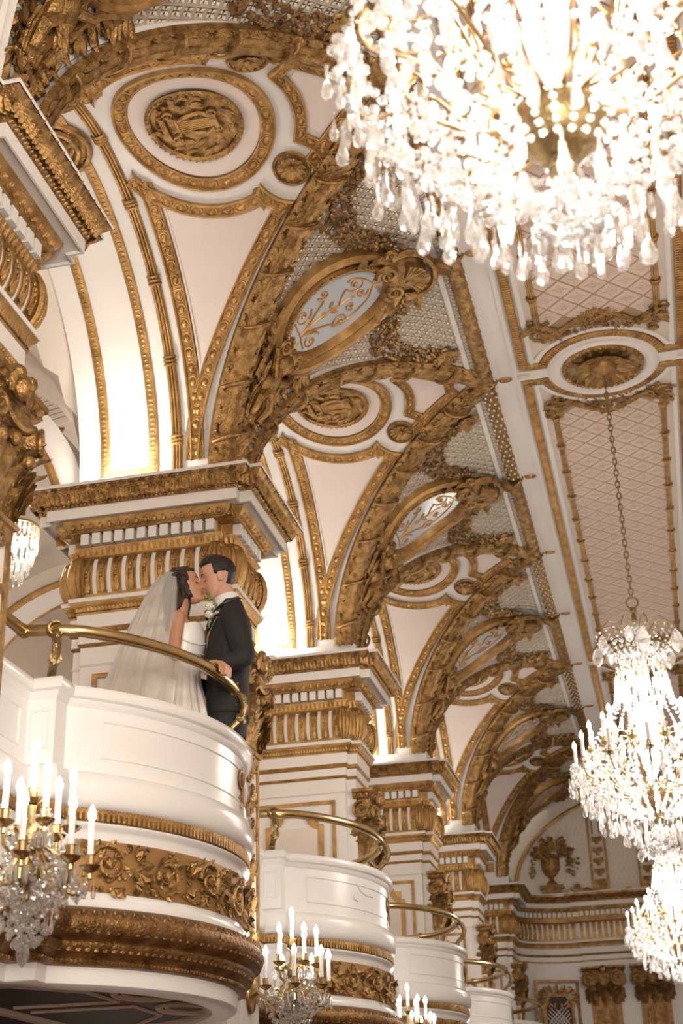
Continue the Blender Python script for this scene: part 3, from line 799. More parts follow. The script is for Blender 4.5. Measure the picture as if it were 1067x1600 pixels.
# ---- cartouches
def make_cart():
    c = thing('cartouche', None, 'cartouche'); cy, rx, ry = 0.96, 0.335, 0.455
    ov = lambda k, n=44: [(k[0] * cos(t), cy + k[1] * sin(t) * (1 + 0.10 * sin(t) * 0)) for t in np.linspace(0, 2 * pi, n, endpoint=False)]
    b = MB(); b.plan(ov((rx, ry)), [(-0.02, 0.05), (0.0, 0.085), (0.03, 0.10), (0.055, 0.085), (0.06, 0.06), (0.09, 0.075), (0.115, 0.10), (0.145, 0.105), (0.17, 0.08), (0.18, 0.0)], closed=True)
    b.warp(cove).obj('oval_frame', GOLD, c)
    b = MB(); along(b, ov((rx + 0.045, ry + 0.045)), MB().ball((0, 0, 0.095), (0.016, 0.010, 0.010), 6, 4), 0.035, closed=True)
    b.warp(cove).obj('bead_row', GOLDC, c)
    b = MB().grid(np.array([[(rx * 1.04 * r * cos(t), cy + ry * 1.04 * r * sin(t), 0.05) for t in np.linspace(0, 2 * pi, 40, endpoint=False)] for r in (1, 0.5, 0.001)]), cv=True)
    gp = b.warp(cove).obj('enamel_panel', BLUE, c, label='pale blue enamel panel')
    # painted-on metal line scrolls: flowing stems from the foot
    b = MB(); th = 0.0085; h = 0.056
    S = lambda x, y, r, tr, d, a: R_scroll(b, x, cy + y, r, tr, d, a, th, h)
    S(-0.16, 0.24, 0.085, 1.3, 1, -pi / 2); S(0.14, 0.27, 0.085, 1.3, -1, -pi / 2); S(-0.21, 0.02, 0.055, 1.2, -1, pi / 2); S(0.19, -0.02, 0.075, 1.3, 1, pi / 2)
    S(-0.11, -0.24, 0.085, 1.4, -1, pi / 2); S(0.10, -0.14, 0.045, 1.2, 1, 0); S(0.02, -0.26, 0.055, 1.2, 1, -pi / 2)
    cur = lambda pts: R_tube(b, smooth2([(x, cy + y) for x, y in pts]), th, th * 0.9, h)
    cur([(0, 0.33), (-0.08, 0.33), (-0.16, 0.325)]); cur([(0, 0.33), (0.06, 0.345), (0.14, 0.355)])
    cur([(0, 0.33), (-0.03, 0.22), (-0.10, 0.12), (-0.13, 0.05), (-0.16, 0.03), (-0.21, 0.075)])
    cur([(0, 0.33), (0.05, 0.22), (0.10, 0.14), (0.14, 0.07), (0.19, 0.055)])
    cur([(0, 0.33), (0.0, 0.2), (-0.01, 0.08), (0.02, -0.05), (0.0, -0.16), (0.02, -0.20)])
    cur([(0.02, -0.05), (-0.06, -0.10), (-0.11, -0.155)]); cur([(0.0, -0.36), (0.12, -0.30), (0.19, -0.18), (0.22, -0.08), (0.19, 0.055)]); cur([(0, -0.36), (-0.10, -0.33), (-0.19, -0.24), (-0.17, -0.19)])
    for (x, y, a) in ((0, 0.38, pi / 2), (-0.035, 0.37, 2.2), (0.035, 0.37, 0.9), (0, -0.38, -pi / 2), (-0.03, -0.36, -2.2), (0.03, -0.36, -0.9), (0, 0.05, -pi / 2), (0.03, 0.02, -0.9), (-0.03, 0.02, -2.2), (0, 0.12, -1.2), (0, 0.12, -2.0)):
        R_leaf(b, x, cy + y, a, 0.075, 0.035, h - 0.004, 0.006)
    b.warp(cove).obj('scroll_line', COPPER, gp)
    # shell crest with two volutes
    b = MB()
    R_scroll(b, -0.115, 0.47, 0.085, 1.7, 1, pi / 2, 0.030, 0.11); R_scroll(b, 0.115, 0.47, 0.085, 1.7, -1, pi / 2, 0.030, 0.11)
    for k in range(11):
        a = -pi / 2 + (k - 5) * 0.25
        R_tube(b, [(0.03 * cos(a), 0.36 + 0.03 * sin(a)), (0.10 * cos(a), 0.34 + 0.10 * sin(a)), (0.17 * cos(a), 0.33 + 0.17 * sin(a))], 0.010, 0.026, 0.13)
    R_tube(b, smooth2([(-0.26, 0.40), (-0.27, 0.26), (-0.19, 0.15), (0, 0.10), (0.19, 0.15), (0.27, 0.26), (0.26, 0.40)]), 0.030, 0.030, 0.09)
    R_scroll(b, -0.29, 0.40, 0.06, 1.4, -1, 0, 0.022, 0.09); R_scroll(b, 0.29, 0.40, 0.06, 1.4, 1, pi, 0.022, 0.09)
    b.ball((0, 0.34, 0.06), (0.20, 0.17, 0.07), 14, 6); b.ball((0, 0.44, 0.08), (0.14, 0.07, 0.05), 12, 5)
    for (x, y, a, l) in ((-.2, .47, 2.6, .22), (.2, .47, .5, .22), (-.05, .14, -1.8, .16), (.05, .14, -1.3, .16), (0, .13, -1.57, .18), (-.3, .3, 2.9, .15), (.3, .3, .2, .15), (-.26, .55, 2.2, .2), (.26, .55, .9, .2)):
        R_leaf(b, x, y, a, l, l * 0.55, 0.07, 0.06)
    b.warp(cove).obj('shell_crest', GOLDC, c)
    # lower scrolls, mask and leaf drop
    b = MB()
    for q in (-1, 1):
        R_scroll(b, q * 0.13, 1.46, 0.075, 1.6, -q, -pi / 2, 0.026, 0.10)
        R_tube(b, [(q * 0.40, 1.30), (q * 0.36, 1.42), (q * 0.26, 1.53), (q * 0.20, 1.66), (q * 0.18, 1.80)], 0.034, 0.022, 0.06)
        R_tube(b, [(q * 0.06, 1.50), (q * 0.11, 1.66), (q * 0.08, 1.84), (q * 0.04, 2.0)], 0.035, 0.018, 0.07)
        rr = random.Random(41)
        for k in range(34):
            y = rr.uniform(1.34, 2.12); w = .44 - .34 * (y - 1.34) / .78
            R_leaf(b, q * w * rr.uniform(.35, 1.1), y, pi / 2 - q * rr.uniform(-.6, 1.3), rr.uniform(.09, .16), rr.uniform(.05, .09), .05, .035)
        limb_ = [(q * .05, 1.70, .12), (q * .15, 1.64, .13), (q * .22, 1.54, .11)]; b.tube(limb_, [.034, .028, .018], 8)
        b.tube([(q * .03, 1.82, .11), (q * .10, 1.92, .13), (q * .07, 2.06, .10)], [.045, .038, .022], 8)
    b.ball((0, 1.56, 0.10), (0.075, 0.10, 0.075), 12, 8); b.ball((0, 1.58, 0.17), (0.018, 0.032, 0.022), 6, 4)
    b.ball((0, 1.72, 0.09), (0.085, 0.10, 0.07), 12, 7)
    b.ball((-0.06, 1.80, 0.09), (0.05, 0.12, 0.05), 8, 5); b.ball((0.07, 1.82, 0.09), (0.05, 0.13, 0.05), 8, 5)
    for k in range(9): R_tube(b, [(-.12 + .03 * k, 1.84), (-.13 + .033 * k, 1.95), (-.10 + .025 * k, 2.1)], .016, .010, .07)
    R_cluster(b, [(0.30, 1.56), (0.24, 1.74), (0.15, 1.95), (0.1, 2.15)], 0.10, 0.06, 0.05, 0.024, 9)
    R_cluster(b, [(-0.30, 1.56), (-0.24, 1.74), (-0.15, 1.95), (-0.1, 2.15)], 0.10, 0.06, 0.05, 0.024, 10)
    b.warp(cove).obj('carved_drop', GOLDC, c)
    return c
cart0 = make_cart()
def make_garland(q):
    b = MB(); P = [(q * x, y) for x, y in ((0.30, 0.36), (0.42, 0.48), (0.56, 0.60), (0.74, 0.68), (0.93, 0.67), (1.10, 0.58), (1.22, 0.45), (1.30, 0.30), (1.36, 0.16))]
    R_cluster(b, P, 0.17, 0.085, 0.026, 0.027, 11 if q > 0 else 12)
    b2 = MB(); x, y = q * 1.32, 0.22
    for (dx, dy, r, d) in ((0.0, 0, 0.05, 1), (-0.09, 0.02, 0.045, -1), (0.06, -0.05, 0.04, 1)): R_scroll(b2, x + dx * q, y + dy, r, 1.1, d * q, 0, 0.017, 0.045)
    for a in (0.3, 1.1, 2.3, 3.4, 4.4): R_leaf(b2, x, y, a, 0.14, 0.08, 0.04, 0.03)
    g = thing('relief_garland', None, 'garland')  # garland in relief, fixed on the cove surface
    b.warp(cove).obj('fruit_and_flowers', GOLDD2, g); b2.warp(cove).obj('ribbon_bow', GOLD, g)
    return g
gar = {1: make_garland(1), -1: make_garland(-1)}
WHERE = ['above the near cornice at the top left corner', 'above the pier behind the couple', 'above the second pier', 'above the third pier', 'above the fourth pier', 'next to the end wall']
for i in range(6):
    c = cart0 if i == 0 else copy_tree(cart0); c.location = (0, YP[i], 0); c['group'] = 'oval cartouches'
    c['label'] = 'oval gilded cartouche with pale blue scroll panel ' + WHERE[i] if i else 'gilded carved cartouche foot cut by the top left corner'
    for q in (1, -1):
        g = gar[q] if i == 0 else copy_tree(gar[q]); g.location = (0, YP[i], 0); g['group'] = 'garlands on the coves'
        g['label'] = 'dark gilt garland, %s side, %s' % ('far' if q > 0 else 'near', WHERE[i])

# ================================================================ PIERS
PB = [(-3.69, -.31), (-2.75, -.31), (-2.75, -.24), (-2.67, -.24), (-2.67, .24), (-2.75, .24), (-2.75, .31), (-3.69, .31), (-3.69, .24), (-3.77, .24), (-3.77, -.24), (-3.69, -.24)]
def volute(r, th=0.02, depth=0.05, dr=1, turns=2.1):
    """spiral eye facing -y, in (x, y, z)"""
    b = MB(); sp = spiral(0, 0, r, turns, dr, pi / 2, 0.12, 40)
    b.tube([(p[0], -0.012, p[1]) for p in sp], np.linspace(th, th * 0.55, 40), 7)
    a = np.linspace(0, 2 * pi, 20, endpoint=False)
    b.grid(np.array([[(q * cos(t), y, q * sin(t)) for t in a] for q, y in ((r * 1.03, depth), (r * 1.03, 0.004), (r * 0.6, -0.008), (0.001, -0.014))]), cv=True)
    b.ball((0, -0.02, 0), (r * 0.17, 0.02, r * 0.17), 8, 5)
    return b
def rotz(a): return np.array([[cos(a), -sin(a), 0], [sin(a), cos(a), 0], [0, 0, 1]])
def make_capital(p):
    """gilded composite capital on the nave face of a pier"""
    c = MB()
    c.grid(np.array([[(x, y, z) for x, y in ((-2.70, -w), (-2.67 + d, -w), (-2.67 + d, w), (-2.70, w))] for z, w, d in ((4.16, .185, .075), (4.3, .185, .085), (4.48, .19, .11), (4.60, .21, .11), (4.68, .235, .12), (4.74, .24, .12))]), cv=False)
    root = c.obj('capital', GOLDC, p)
    b = MB(); b.plan([(-2.70, -.25), (-2.54, -.25), (-2.54, .25), (-2.70, .25)], [(-0.04, 4.66), (0.0, 4.68), (0.015, 4.70), (0.0, 4.72), (0.03, 4.735), (0.03, 4.765), (-.3, 4.77)])
    along(b, [(-2.70, -.25), (-2.54, -.25), (-2.54, .25), (-2.70, .25)], m_egg(0.06, 0.055, 0.035), 0.06, z=4.71, segs=True)
    b.obj('abacus', GOLDC, root)
    for x, y, rot, r in ((-2.625, -.245, 0, .078), (-2.625, .245, pi, .078), (-2.515, -.205, pi / 2 - .35, .068), (-2.515, .205, pi / 2 + .35, .068)):
        v = volute(r, 0.014, 0.07, 1 if rot < 1.5 else -1); b = MB().merge(v, rotz(rot), (x, y, 4.575 if abs(rot - pi / 2) > 1 else 4.545)); b.obj('volute', GOLDC, root)
    b = MB()
    def lf(x, y, rot, l, w, z, curl): b.merge(m_leaf(l, w, curl, 8, 0.2), rotz(rot), (x, y, z))
    # module faces +y ("out"); rot -90 turns it towards +x, 180 towards -y
    for row, (z, l, w_, cu, off) in enumerate(((4.17, .17, .115, .07, 0), (4.20, .24, .12, .10, .06), (4.30, .22, .10, .11, 0))):
        for y in ((-.15, -.05, .05, .15) if off == 0 else (-.20, -.10, 0, .10, .20)): lf(-2.60, y, -pi / 2, l, w_, z, cu * .8)
        for sx, rot in ((-1, pi), (1, 0)):
            for x in ((-2.66, -2.60) if off == 0 else (-2.69, -2.63, -2.57)): lf(x, sx * .185, rot, l, w_ * .9, z, cu)
            lf(-2.585, sx * .18, rot + (.8 if sx < 0 else -.8), l * 1.1, w_ * 1.1, z, cu * 1.3)
    for y in (-.14, 0, .14): b.ball((-2.52, y, 4.42 + .05 * (y == 0)), (.03, .035, .035), 10, 7)
    b.obj('acanthus_leaves', GOLDC, root)
    b = MB(); b.ball((-2.51, 0, 4.72), (.045, .055, .065), 12, 9); b.ball((-2.465, 0, 4.71), (.016, .014, .02), 6, 4)
    for s_ in (-1, 1): b.ball((-2.50, .055 * s_, 4.765), (.035, .04, .035), 9, 6); b.merge(m_leaf(.11, .07, .02), rotz(-pi / 2), (-2.515, .085 * s_, 4.66))
    b.tube([(-2.52, y, 4.60 - .06 * cos(y * 9)) for y in np.linspace(-.17, .17, 9)], .02, 6)
    b.obj('carved_mask', GOLDC, root)
    b = MB(); b.plan([(-2.70, -.19), (-2.60, -.19), (-2.60, .19), (-2.70, .19)], [(0, 4.12), (.02, 4.125), (.028, 4.14), (.02, 4.155), (0, 4.16)])
    b.obj('astragal', GOLD, root)
def make_pier():
    p = thing('pillar', None, 'pier', kind='structure')
    def pl(prof, name, m, **k): b = MB(); b.plan(PB, prof, closed=True); return b.obj(name, m, p)
    # plinth the vault springs from
    b = MB(); b.box((-3.20, 0, 6.045), (1.14, 0.52, 0.19)); b.obj('springing_block', WHITE, p)
    pl([(-0.05, 5.96), (.312, 5.955), (.318, 5.94), (.312, 5.93)], 'top_fillet', WHITE)
    b = MB(); b.plan(PB, [(.305, 5.93), (.29, 5.905), (.265, 5.88), (.24, 5.855), (.225, 5.84), (.222, 5.82), (.215, 5.81)], closed=True)
    along(b, PB, m_leaf(0.108, 0.082, 0.075, 7, .30, 3.5), 0.072, True, d=.240, z=5.832, segs=True)
    along(b, PB, m_leaf(0.06, 0.05, 0.03, 5, .5), 0.036, True, d=.250, z=5.835, segs=True)
    along(b, PB, MB().ball((0, .012, 0), (.014, .02, .012), 6, 4), 0.030, True, d=.212, z=5.822, segs=True)
    b.obj('acanthus_cornice', GOLDC, p)
    pl([(.212, 5.81), (.212, 5.732), (.20, 5.732), (.195, 5.745), (.13, 5.755)], 'corona', WHITE)
    b = MB(); b.plan(PB, [(.135, 5.757), (.13, 5.735), (.105, 5.70), (.088, 5.682), (.088, 5.672), (.075, 5.672)], closed=True)
    along(b, PB, m_egg(0.066, 0.07, 0.035), 0.066, True, d=.088, z=5.715, segs=True)
    b.obj('egg_and_dart', GOLD, p)
    pl([(.078, 5.675), (.022, 5.67), (.022, 5.575)], 'dentil_bed', GOLD)
    den = MB().box((0, .029, 0), (.058, .058, .082)); dm = None
    Pd = miter(PB, .022, True); Q = np.vstack([Pd, Pd[:1]])
    for i in range(len(Q) - 1):
        L = np.linalg.norm(Q[i + 1] - Q[i]); n = int(round(L / .084))
        if L < .2: continue
        T = (Q[i + 1] - Q[i]) / L
        for k in range(n):
            pt = Q[i] + T * (k + .5) * L / n
            if dm is None: o = den.obj('dentil', WHITE, p); dm = o.data
            else: o = bpy.data.objects.new('dentil', dm); C.objects.link(o); o.parent = p
            o.location = (pt[0], pt[1], 5.628); o.rotation_euler = (0, 0, math.atan2(T[1], T[0]) + pi); 
            o.location = (pt[0] + T[1] * 0, pt[1], 5.628)
    b = MB(); b.plan(PB, [(.022, 5.577), (.06, 5.572), (.058, 5.56), (.04, 5.54), (.03, 5.52), (.04, 5.515), (.035, 5.505)], closed=True)
    along(b, PB, m_leaf(0.055, 0.042, 0.022, 5, .3), 0.042, True, d=.036, z=5.515, segs=True)
    b.obj('leaf_moulding', GOLD, p)
    fr = [(.032, 5.506), (.052, 5.48), (.072, 5.43), (.082, 5.37), (.080, 5.31), (.062, 5.25), (.040, 5.21), (.035, 5.195)]
    pl(fr, 'frieze', WHITE)
    b = MB()
    b.plan(PB, [(.034, 5.506), (.060, 5.485), (.062, 5.478), (.05, 5.478)], closed=True); b.plan(PB, [(.055, 5.222), (.052, 5.213), (.046, 5.20), (.035, 5.195)], closed=True)
    con = MB(); zz = np.array([5.50, 5.48, 5.43, 5.37, 5.31, 5.25, 5.21]); dd = np.array([.034, .058, .079, .089, .087, .069, .044])
    con.grid(np.array([[(u * .037, d - (0.006 if abs(u) == 1 else 0) + (-.004 if abs(u) == .5 else 0), z) for u in (-1, -.99, -.5, 0, .5, .99, 1)] for z, d in zip(zz, dd)]))
    for z, d in ((5.40, .088), (5.37, .092), (5.34, .092)): con.ball((0, d, z), (.013, .010, .014), 6, 4)
    for s_ in (-.018, .018): con.tube([(s_, d + .002, z) for z, d in zip(zz[3:6], dd[3:6])], .007, 5); con.tube([(s_, d + .002, z) for z, d in zip(zz[0:3], dd[0:3])], .006, 5)
    con.merge(m_leaf(.07, .05, .02), None, (0, .072, 5.23))
    Q = np.vstack([np.array(PB), PB[:1]])
    for i in range(len(Q) - 1):
        L = np.linalg.norm(Q[i + 1] - Q[i])
        if L < .2: continue
        along(b, Q[i:i + 2], con, L / round(L / .104), False)
    for (x, y) in PB:   # acanthus wrapping the corners
        cx, cy = (x + 3.22), y; a = math.atan2(np.sign(cy), np.sign(cx))
        for k in range(-3, 4):
            aa = a + k * .27; b.tube([(x + (d + .012) * 1.05 * cos(aa) , y + (d + .012) * 1.05 * sin(aa), z) for z, d in zip(zz, dd)], [.014, .018, .020, .021, .020, .018, .014], 6)
        for z in (5.30, 5.38, 5.46): b.ball((x + .085 * cos(a), y + .085 * sin(a), z), (.022, .022, .03), 7, 5)
    b.obj('fluted_consoles', GOLD, p)
    pl([(.035, 5.195), (.075, 5.195), (.08, 5.185), (.075, 5.165), (.06, 5.165)], 'ledge', WHITE)
    b = MB(); b.plan(PB, [(.07, 5.166), (.066, 5.15), (.045, 5.125), (.03, 5.11), (.034, 5.10), (.028, 5.085)], closed=True)
    along(b, PB, m_leaf(0.045, 0.026, 0.014, 4, .3), 0.026, True, d=.04, z=5.105, segs=True)
    b.obj('gilt_cyma', GOLD, p)
    pl([(.028, 5.085), (.028, 4.985), (.0, 4.985)], 'upper_fascia', WHITE)
    b = MB(); b.plan(PB, [(.028, 4.99), (.034, 4.978), (.02, 4.955), (.012, 4.95)], closed=True); along(b, PB, m_bead(.009), .022, True, d=.026, z=4.968, segs=True); b.obj('gilt_bead', GOLD, p)
    pl([(.014, 4.952), (.014, 4.88), (.0, 4.88)], 'middle_fascia', WHITE)
    b = MB(); b.plan(PB, [(.014, 4.885), (.02, 4.875), (.008, 4.86), (.0, 4.858)], closed=True); b.obj('gilt_fillet', GOLD, p)
    pl([(.002, 4.86), (.002, 4.74), (.012, 4.735), (.0, 4.72), (0, 0.32), (.04, .30), (.04, 0)], 'shaft', WHITE)
    # framed panels on the two cross faces
    for s_, nm in ((-1, 'near'), (1, 'far')):
        f = lambda a, b_, h, s_=s_: np.stack([a, s_ * (.311 + h), b_], -1)
        b = MB(); fp = [(0.016, 0), (.016, .012), (0, .018), (-.016, .012), (-.016, 0)]
        b.plan([(-3.58, 4.65), (-3.58, 2.9), (-2.86, 2.9), (-2.86, 4.65)], fp, closed=True)
        x0, x1, z0, z1, q = -3.46, -2.98, 3.02, 4.56, .12
        cor = [(x0, z1 - q), (x0, z0), (x1, z0), (x1, z1 - q)] + [(x1 - q * (sin(t)) * 1.0, z1 - q + q * 0 + q * (1 - cos(t))) for t in np.linspace(.3, pi / 2, 5)][0:0]
        arcR = [(x1 - q + q * (1 - sin(t)) , z1 - q * cos(t) ) for t in np.linspace(0, pi / 2, 6)]
        arcL = [(x0 + q - q * (1 - cos(t)), z1 - q * sin(t)) for t in np.linspace(0, pi / 2, 6)]
        b.plan([(x0, z0), (x1, z0)] + [(x1, z1 - q)] + [(x1 - q * sin(t) , z1 - q + q * (1 - cos(t))) for t in np.linspace(.25, pi / 2, 5)] + [(x0 + q * sin(t), z1 - q + q * (1 - cos(t))) for t in np.linspace(pi / 2, .25, 5)] + [(x0, z1 - q)], [(.024, 0), (.024, .014), (0, .02), (-.024, .014), (-.024, 0)], closed=True)
        for sx, xx in ((1, x0 + .02), (-1, x1 - .02)):
            b.poly([(xx, z1 - .01), (xx + sx * .075, z1 - .01), (xx + sx * .06, z1 - .045), (xx + sx * .03, z1 - .075), (xx, z1 - .085)][::sx], .0, .012)
        b.warp(f).obj('gilt_panel_frame', GOLD, p)
        b = MB(); b.box(((x0 + x1) / 2, (z0 + z1 - q) / 2, .003), (x1 - x0 - .04, z1 - q - z0, .006)); b.warp(f).obj('blush_panel', CREAM, p)
    make_capital(p)
    # pilaster below the capital
    b = MB(); b.box((-2.64, 0, 2.22), (.08, .38, 3.8)); b.obj('pilaster', WHITE, p)
    f = lambda a, b_, h: np.stack([-2.60 + h, a, b_], -1)
    b = MB(); b.plan([(-.16, 2.6), (.16, 2.6), (.16, 4.09), (-.16, 4.09)], [(.02, 0), (.02, .012), (-.02, .012), (-.02, 0)], closed=True)
    for k in range(6):
        z = 2.85 + k * .22; R_scroll(b, -.05, z, .06, 1.3, 1, 0, .014, .014); R_scroll(b, .05, z + .11, .06, 1.3, -1, 0, .014, .014); R_leaf(b, 0, z, pi / 2, .15, .10, .01, .03)
        R_flower(b, 0, z + .16, .03, .02)
    b.warp(f).obj('pilaster_relief', GOLDC, p)
    for s_ in (-1, 1):
        b = MB(); b.box((-2.635, s_ * .192, 3.35), (.05, .006, 1.5)); b.obj('pilaster_edge', GOLD, p)
    return p
pier0 = make_pier()
PL = ['pier at the left edge, cut by the frame, nearest of all', 'tall white and gold pier standing behind the kissing couple', 'second gilded pier past the couple, above the middle balcony', 'third gilded pier past the couple', 'fourth small gilded pier down the hall', 'last pier, joined to the curved end wall']
for i in range(6):
    p = pier0 if i == 0 else copy_tree(pier0)
    p.location = (0, YP[i], 0); p['label'] = PL[i]; p['group'] = 'gilded piers'

def fill_leaves(L, H, n):
    b = MB(); rr = random.Random(31)
    for k in range(n):
        x = rr.uniform(0, L / 2); y = rr.uniform(-H / 2, H / 2); a = rr.uniform(0, 6.28); l = rr.uniform(.035, .07); q = rr.random()
        for s_ in (1, -1):
            if q < .6: R_leaf(b, s_ * x, y, a if s_ > 0 else pi - a, l, l * .6, .004, .012)
            elif q < .8: b.ball((s_ * x, y, .006), (.011, .011, .010), 6, 4)
            else: R_scroll(b, s_ * x, y, l * .45, 1.1, s_, a if s_ > 0 else pi - a, .006, .008)
    return b
# ================================================================ BALCONIES (bay-local y)
AC = (-3.38, 0.0); RW = 1.26
arc = [(AC[0] + RW * cos(t), RW * sin(t)) for t in np.linspace(-0.9163, 0.9163, 49)]
BP = [(-2.75, -1.66), (-2.75, -1.12), (-2.613, -1.12)] + arc + [(-2.613, 1.12), (-2.75, 1.12), (-2.75, 1.66)]
def cyl(a, b, h): t = a / RW; return np.stack([AC[0] + (RW + h) * np.cos(t), (RW + h) * np.sin(t), b], -1)
def make_balcony():
    q = thing('balcony', None, 'balcony')
    def sw(prof, name, m, lab=None): b = MB(); b.plan(BP, prof); return b.obj(name, m, q, lab)
    tor_ = [(.0 + .052 * max(0, sin(t)) ** .8, 3.175 + .085 * cos(t)) for t in np.linspace(0.05, pi - .05, 10)]
    sw([(-.085, 2.92), (-.085, 3.62), (-.080, 3.645), (-.065, 3.655), (.02, 3.655), (.036, 3.65), (.044, 3.637), (.044, 3.615), (.036, 3.60), (.018, 3.592), (.014, 3.575), (.0, 3.56), (0, 3.262)] + tor_ + [(.0, 3.085)], 'parapet', GLOSSW)
    b = MB(); b.plan(BP, [(.0, 3.09), (.026, 3.085), (.028, 3.07), (.012, 3.045), (.0, 3.03)])
    along(b, BP, MB().box((0, .012, 0), (.012, .024, .045)), .026, d=.006, z=3.06)
    along(b, BP, m_bead(.009), .02, d=.02, z=3.085); b.obj('ribbed_gilt_strip', GOLD, q)
    sw([(.0, 3.035), (.022, 3.03), (.028, 3.02), (.022, 3.01), (.010, 3.002), (0, 2.985), (0, 2.70), (.022, 2.695), (.030, 2.68), (.028, 2.66), (0, 2.655)], 'frieze_wall', GLOSSW)
    g = [(.0, 2.665), (.045, 2.655), (.080, 2.63), (.098, 2.595), (.096, 2.56), (.075, 2.53), (.045, 2.515), (.052, 2.505), (.050, 2.49), (.03, 2.465), (.005, 2.45), (.0, 2.44), (.006, 2.43), (-.005, 2.42), (-.03, 2.415)]
    b = MB(); b.plan(BP, g); rr = random.Random(2)
    for row, (d, z) in enumerate(((.088, 2.617), (.097, 2.58), (.085, 2.545))):
        m_ = MB().ball((0, -.003, 0), (.014, .008, .011), 6, 4); m_.ball((.023, -.003, .012), (.006, .006, .012), 5, 3)
        along(b, BP, m_, .048, d=d, z=z)
    lf = m_leaf(.055, .045, .012, 5, .2); up = MB().ball((0, -.004, 0), (.017, .009, .018), 7, 4); up.ball((.02, -.002, .010), (.006, .006, .008), 5, 3); along(b, BP, up, .042, d=.040, z=2.482)
    along(b, BP, m_bead(.009), .021, d=.004, z=2.433)
    b.obj('gilt_torus', GOLDD, q)
    sw([(-.03, 2.42), (-.035, 2.345), (-.05, 2.335), (-.16, 2.335), (-.17, 2.35)], 'lower_fascia', GLOSSW)
    # gilt relief panel on the curve
    half = 1.10
    b = MB(); a = np.linspace(-half, half, 50); b.grid(np.array([[(x, z, h) for z, h in ((2.728, .0), (2.728, .006), (2.955, .006), (2.955, 0))] for x in a]))
    rp = b.warp(cyl).obj('relief_panel', GOLDP, q, 'bronze coloured panel behind the scrollwork')
    r = MB(); R_rinceau(r, 2 * half - .04, .235, 7, .0135, 3); r.merge(fill_leaves(2 * half - .06, .20, 100))
    r.warp(lambda a, b_, h: cyl(a, b_ + 2.842, h * 1.15 + .006)).obj('acanthus_scrolls', GOLDC, rp)
    # panel mouldings on the white front
    b = MB(); fp = [(.008, 0), (.004, .007), (-.004, .007), (-.008, 0)]
    x = np.linspace(-.98, .98, 34); b.plan([(t, 3.335) for t in x] + [(t, 3.505) for t in x[::-1]], fp, closed=True)
    b.warp(cyl)
    for s_ in (-1, 1):
        f = MB(); f.plan([(-1.42, 3.335), (-1.20, 3.335), (-1.20, 3.505), (-1.42, 3.505)], fp, closed=True)
        f.warp(lambda a, b_, h: np.stack([-2.75 + h, s_ * a, b_], -1)); b.merge(f)
        f = MB(); f.plan([(-2.725, 3.335), (-2.64, 3.335), (-2.64, 3.505), (-2.725, 3.505)], fp, closed=True)
        f.warp(lambda a, b_, h: np.stack([a, s_ * (1.12 + h), b_], -1)); b.merge(f)
    b.obj('panel_moulding', GLOSSW, q)
    # monogram plaque: a C and a P linked over a small drop
    b = MB(); th = .009
    R_tube(b, [(.035 * cos(t) - .012, 3.45 + .045 * sin(t)) for t in np.linspace(.7, 2 * pi - .7, 14)], th, th, .006)
    R_tube(b, [(.02, 3.49), (.022, 3.42), (.02, 3.34)], th, th, .010); R_tube(b, [(.02 + .028 * sin(t), 3.462 + .028 * cos(t)) for t in np.linspace(0, pi, 9)], th, th, .010)
    R_scroll(b, -.012, 3.345, .022, 1.0, 1, 0, .008, .006); R_scroll(b, .045, 3.345, .02, 1.0, -1, pi, .008, .006); R_leaf(b, .018, 3.35, -pi / 2, .06, .04, .004, .01)
    R_leaf(b, .01, 3.49, pi / 2, .04, .03, .004, .01)
    b.warp(lambda a, b_, h: cyl(a + .12, b_, h)).obj('monogram', GOLDD, q, 'raised monogram of linked letters on the white front')
    # floor and soffit
    inn = [tuple(p) for p in miter(BP, -.10)]
    b = MB(); b.poly(inn + [(-4.2, 1.66), (-4.2, -1.66)], 2.72, .20); b.obj('floor_slab', CREAM, q)
    b = MB(); b.poly(inn + [(-4.2, 1.66), (-4.2, -1.66)], 2.37, .02); b.obj('soffit', SHAD, q)  # shade under the balcony is put into this dark colour
    b = MB(); b.plan(miter(BP, -.15), [(.03, 2.34), (0, 2.335), (-.035, 2.345), (-.05, 2.37)])
    for s_ in (-1, 1):
        b.tube([(-2.46 + .13 * cos(t), s_ * .30 + .20 * sin(t), 2.365) for t in np.linspace(0, 2 * pi, 36, endpoint=False)], .016, 6, closed=True)
        b.tube([(-2.46 + .09 * cos(t), s_ * .30 + .15 * sin(t), 2.366) for t in np.linspace(0, 2 * pi, 36, endpoint=False)], .008, 6, closed=True)
        b.tube([(-2.95, s_ * .90, 2.366), (-2.66, s_ * .50, 2.366), (-2.66, s_ * .10, 2.366), (-3.2, s_ * .10, 2.366)], .012, 6)
    b.box((-3.30, 0, 2.36), (.05, 2.6, .03)); b.obj('soffit_moulding', CREAM, q)
    # brass rail
    rail = [(-2.85, -1.62), (-2.85, -1.02), (-2.69, -.985)] + [(AC[0] + 1.225 * cos(t), 1.225 * sin(t)) for t in np.linspace(-.86, .86, 30)] + [(-2.69, .985), (-2.85, 1.02), (-2.85, 1.62)]
    b = MB(); b.tube([(x, y, 3.945) for x, y in rail], .030, 12)
    for k in (1, 2, -2, -3): b.tube([(rail[k][0] + dx, rail[k][1] + dy, 3.945) for dx, dy in (((-.0, -.02), (0, .02)) if k in (1, -2) else ((-.02, 0), (.02, 0)))], .033, 12)
    b.obj('handrail', BRASS, q)
    br = MB()
    br.tube([(0.0, 0, .29), (.045, 0, .25), (.065, 0, .19), (.045, 0, .13), (.0, 0, .09), (-.03, 0, .05), (-.01, 0, .0)], [.012, .021, .023, .022, .020, .024, .028], 8)
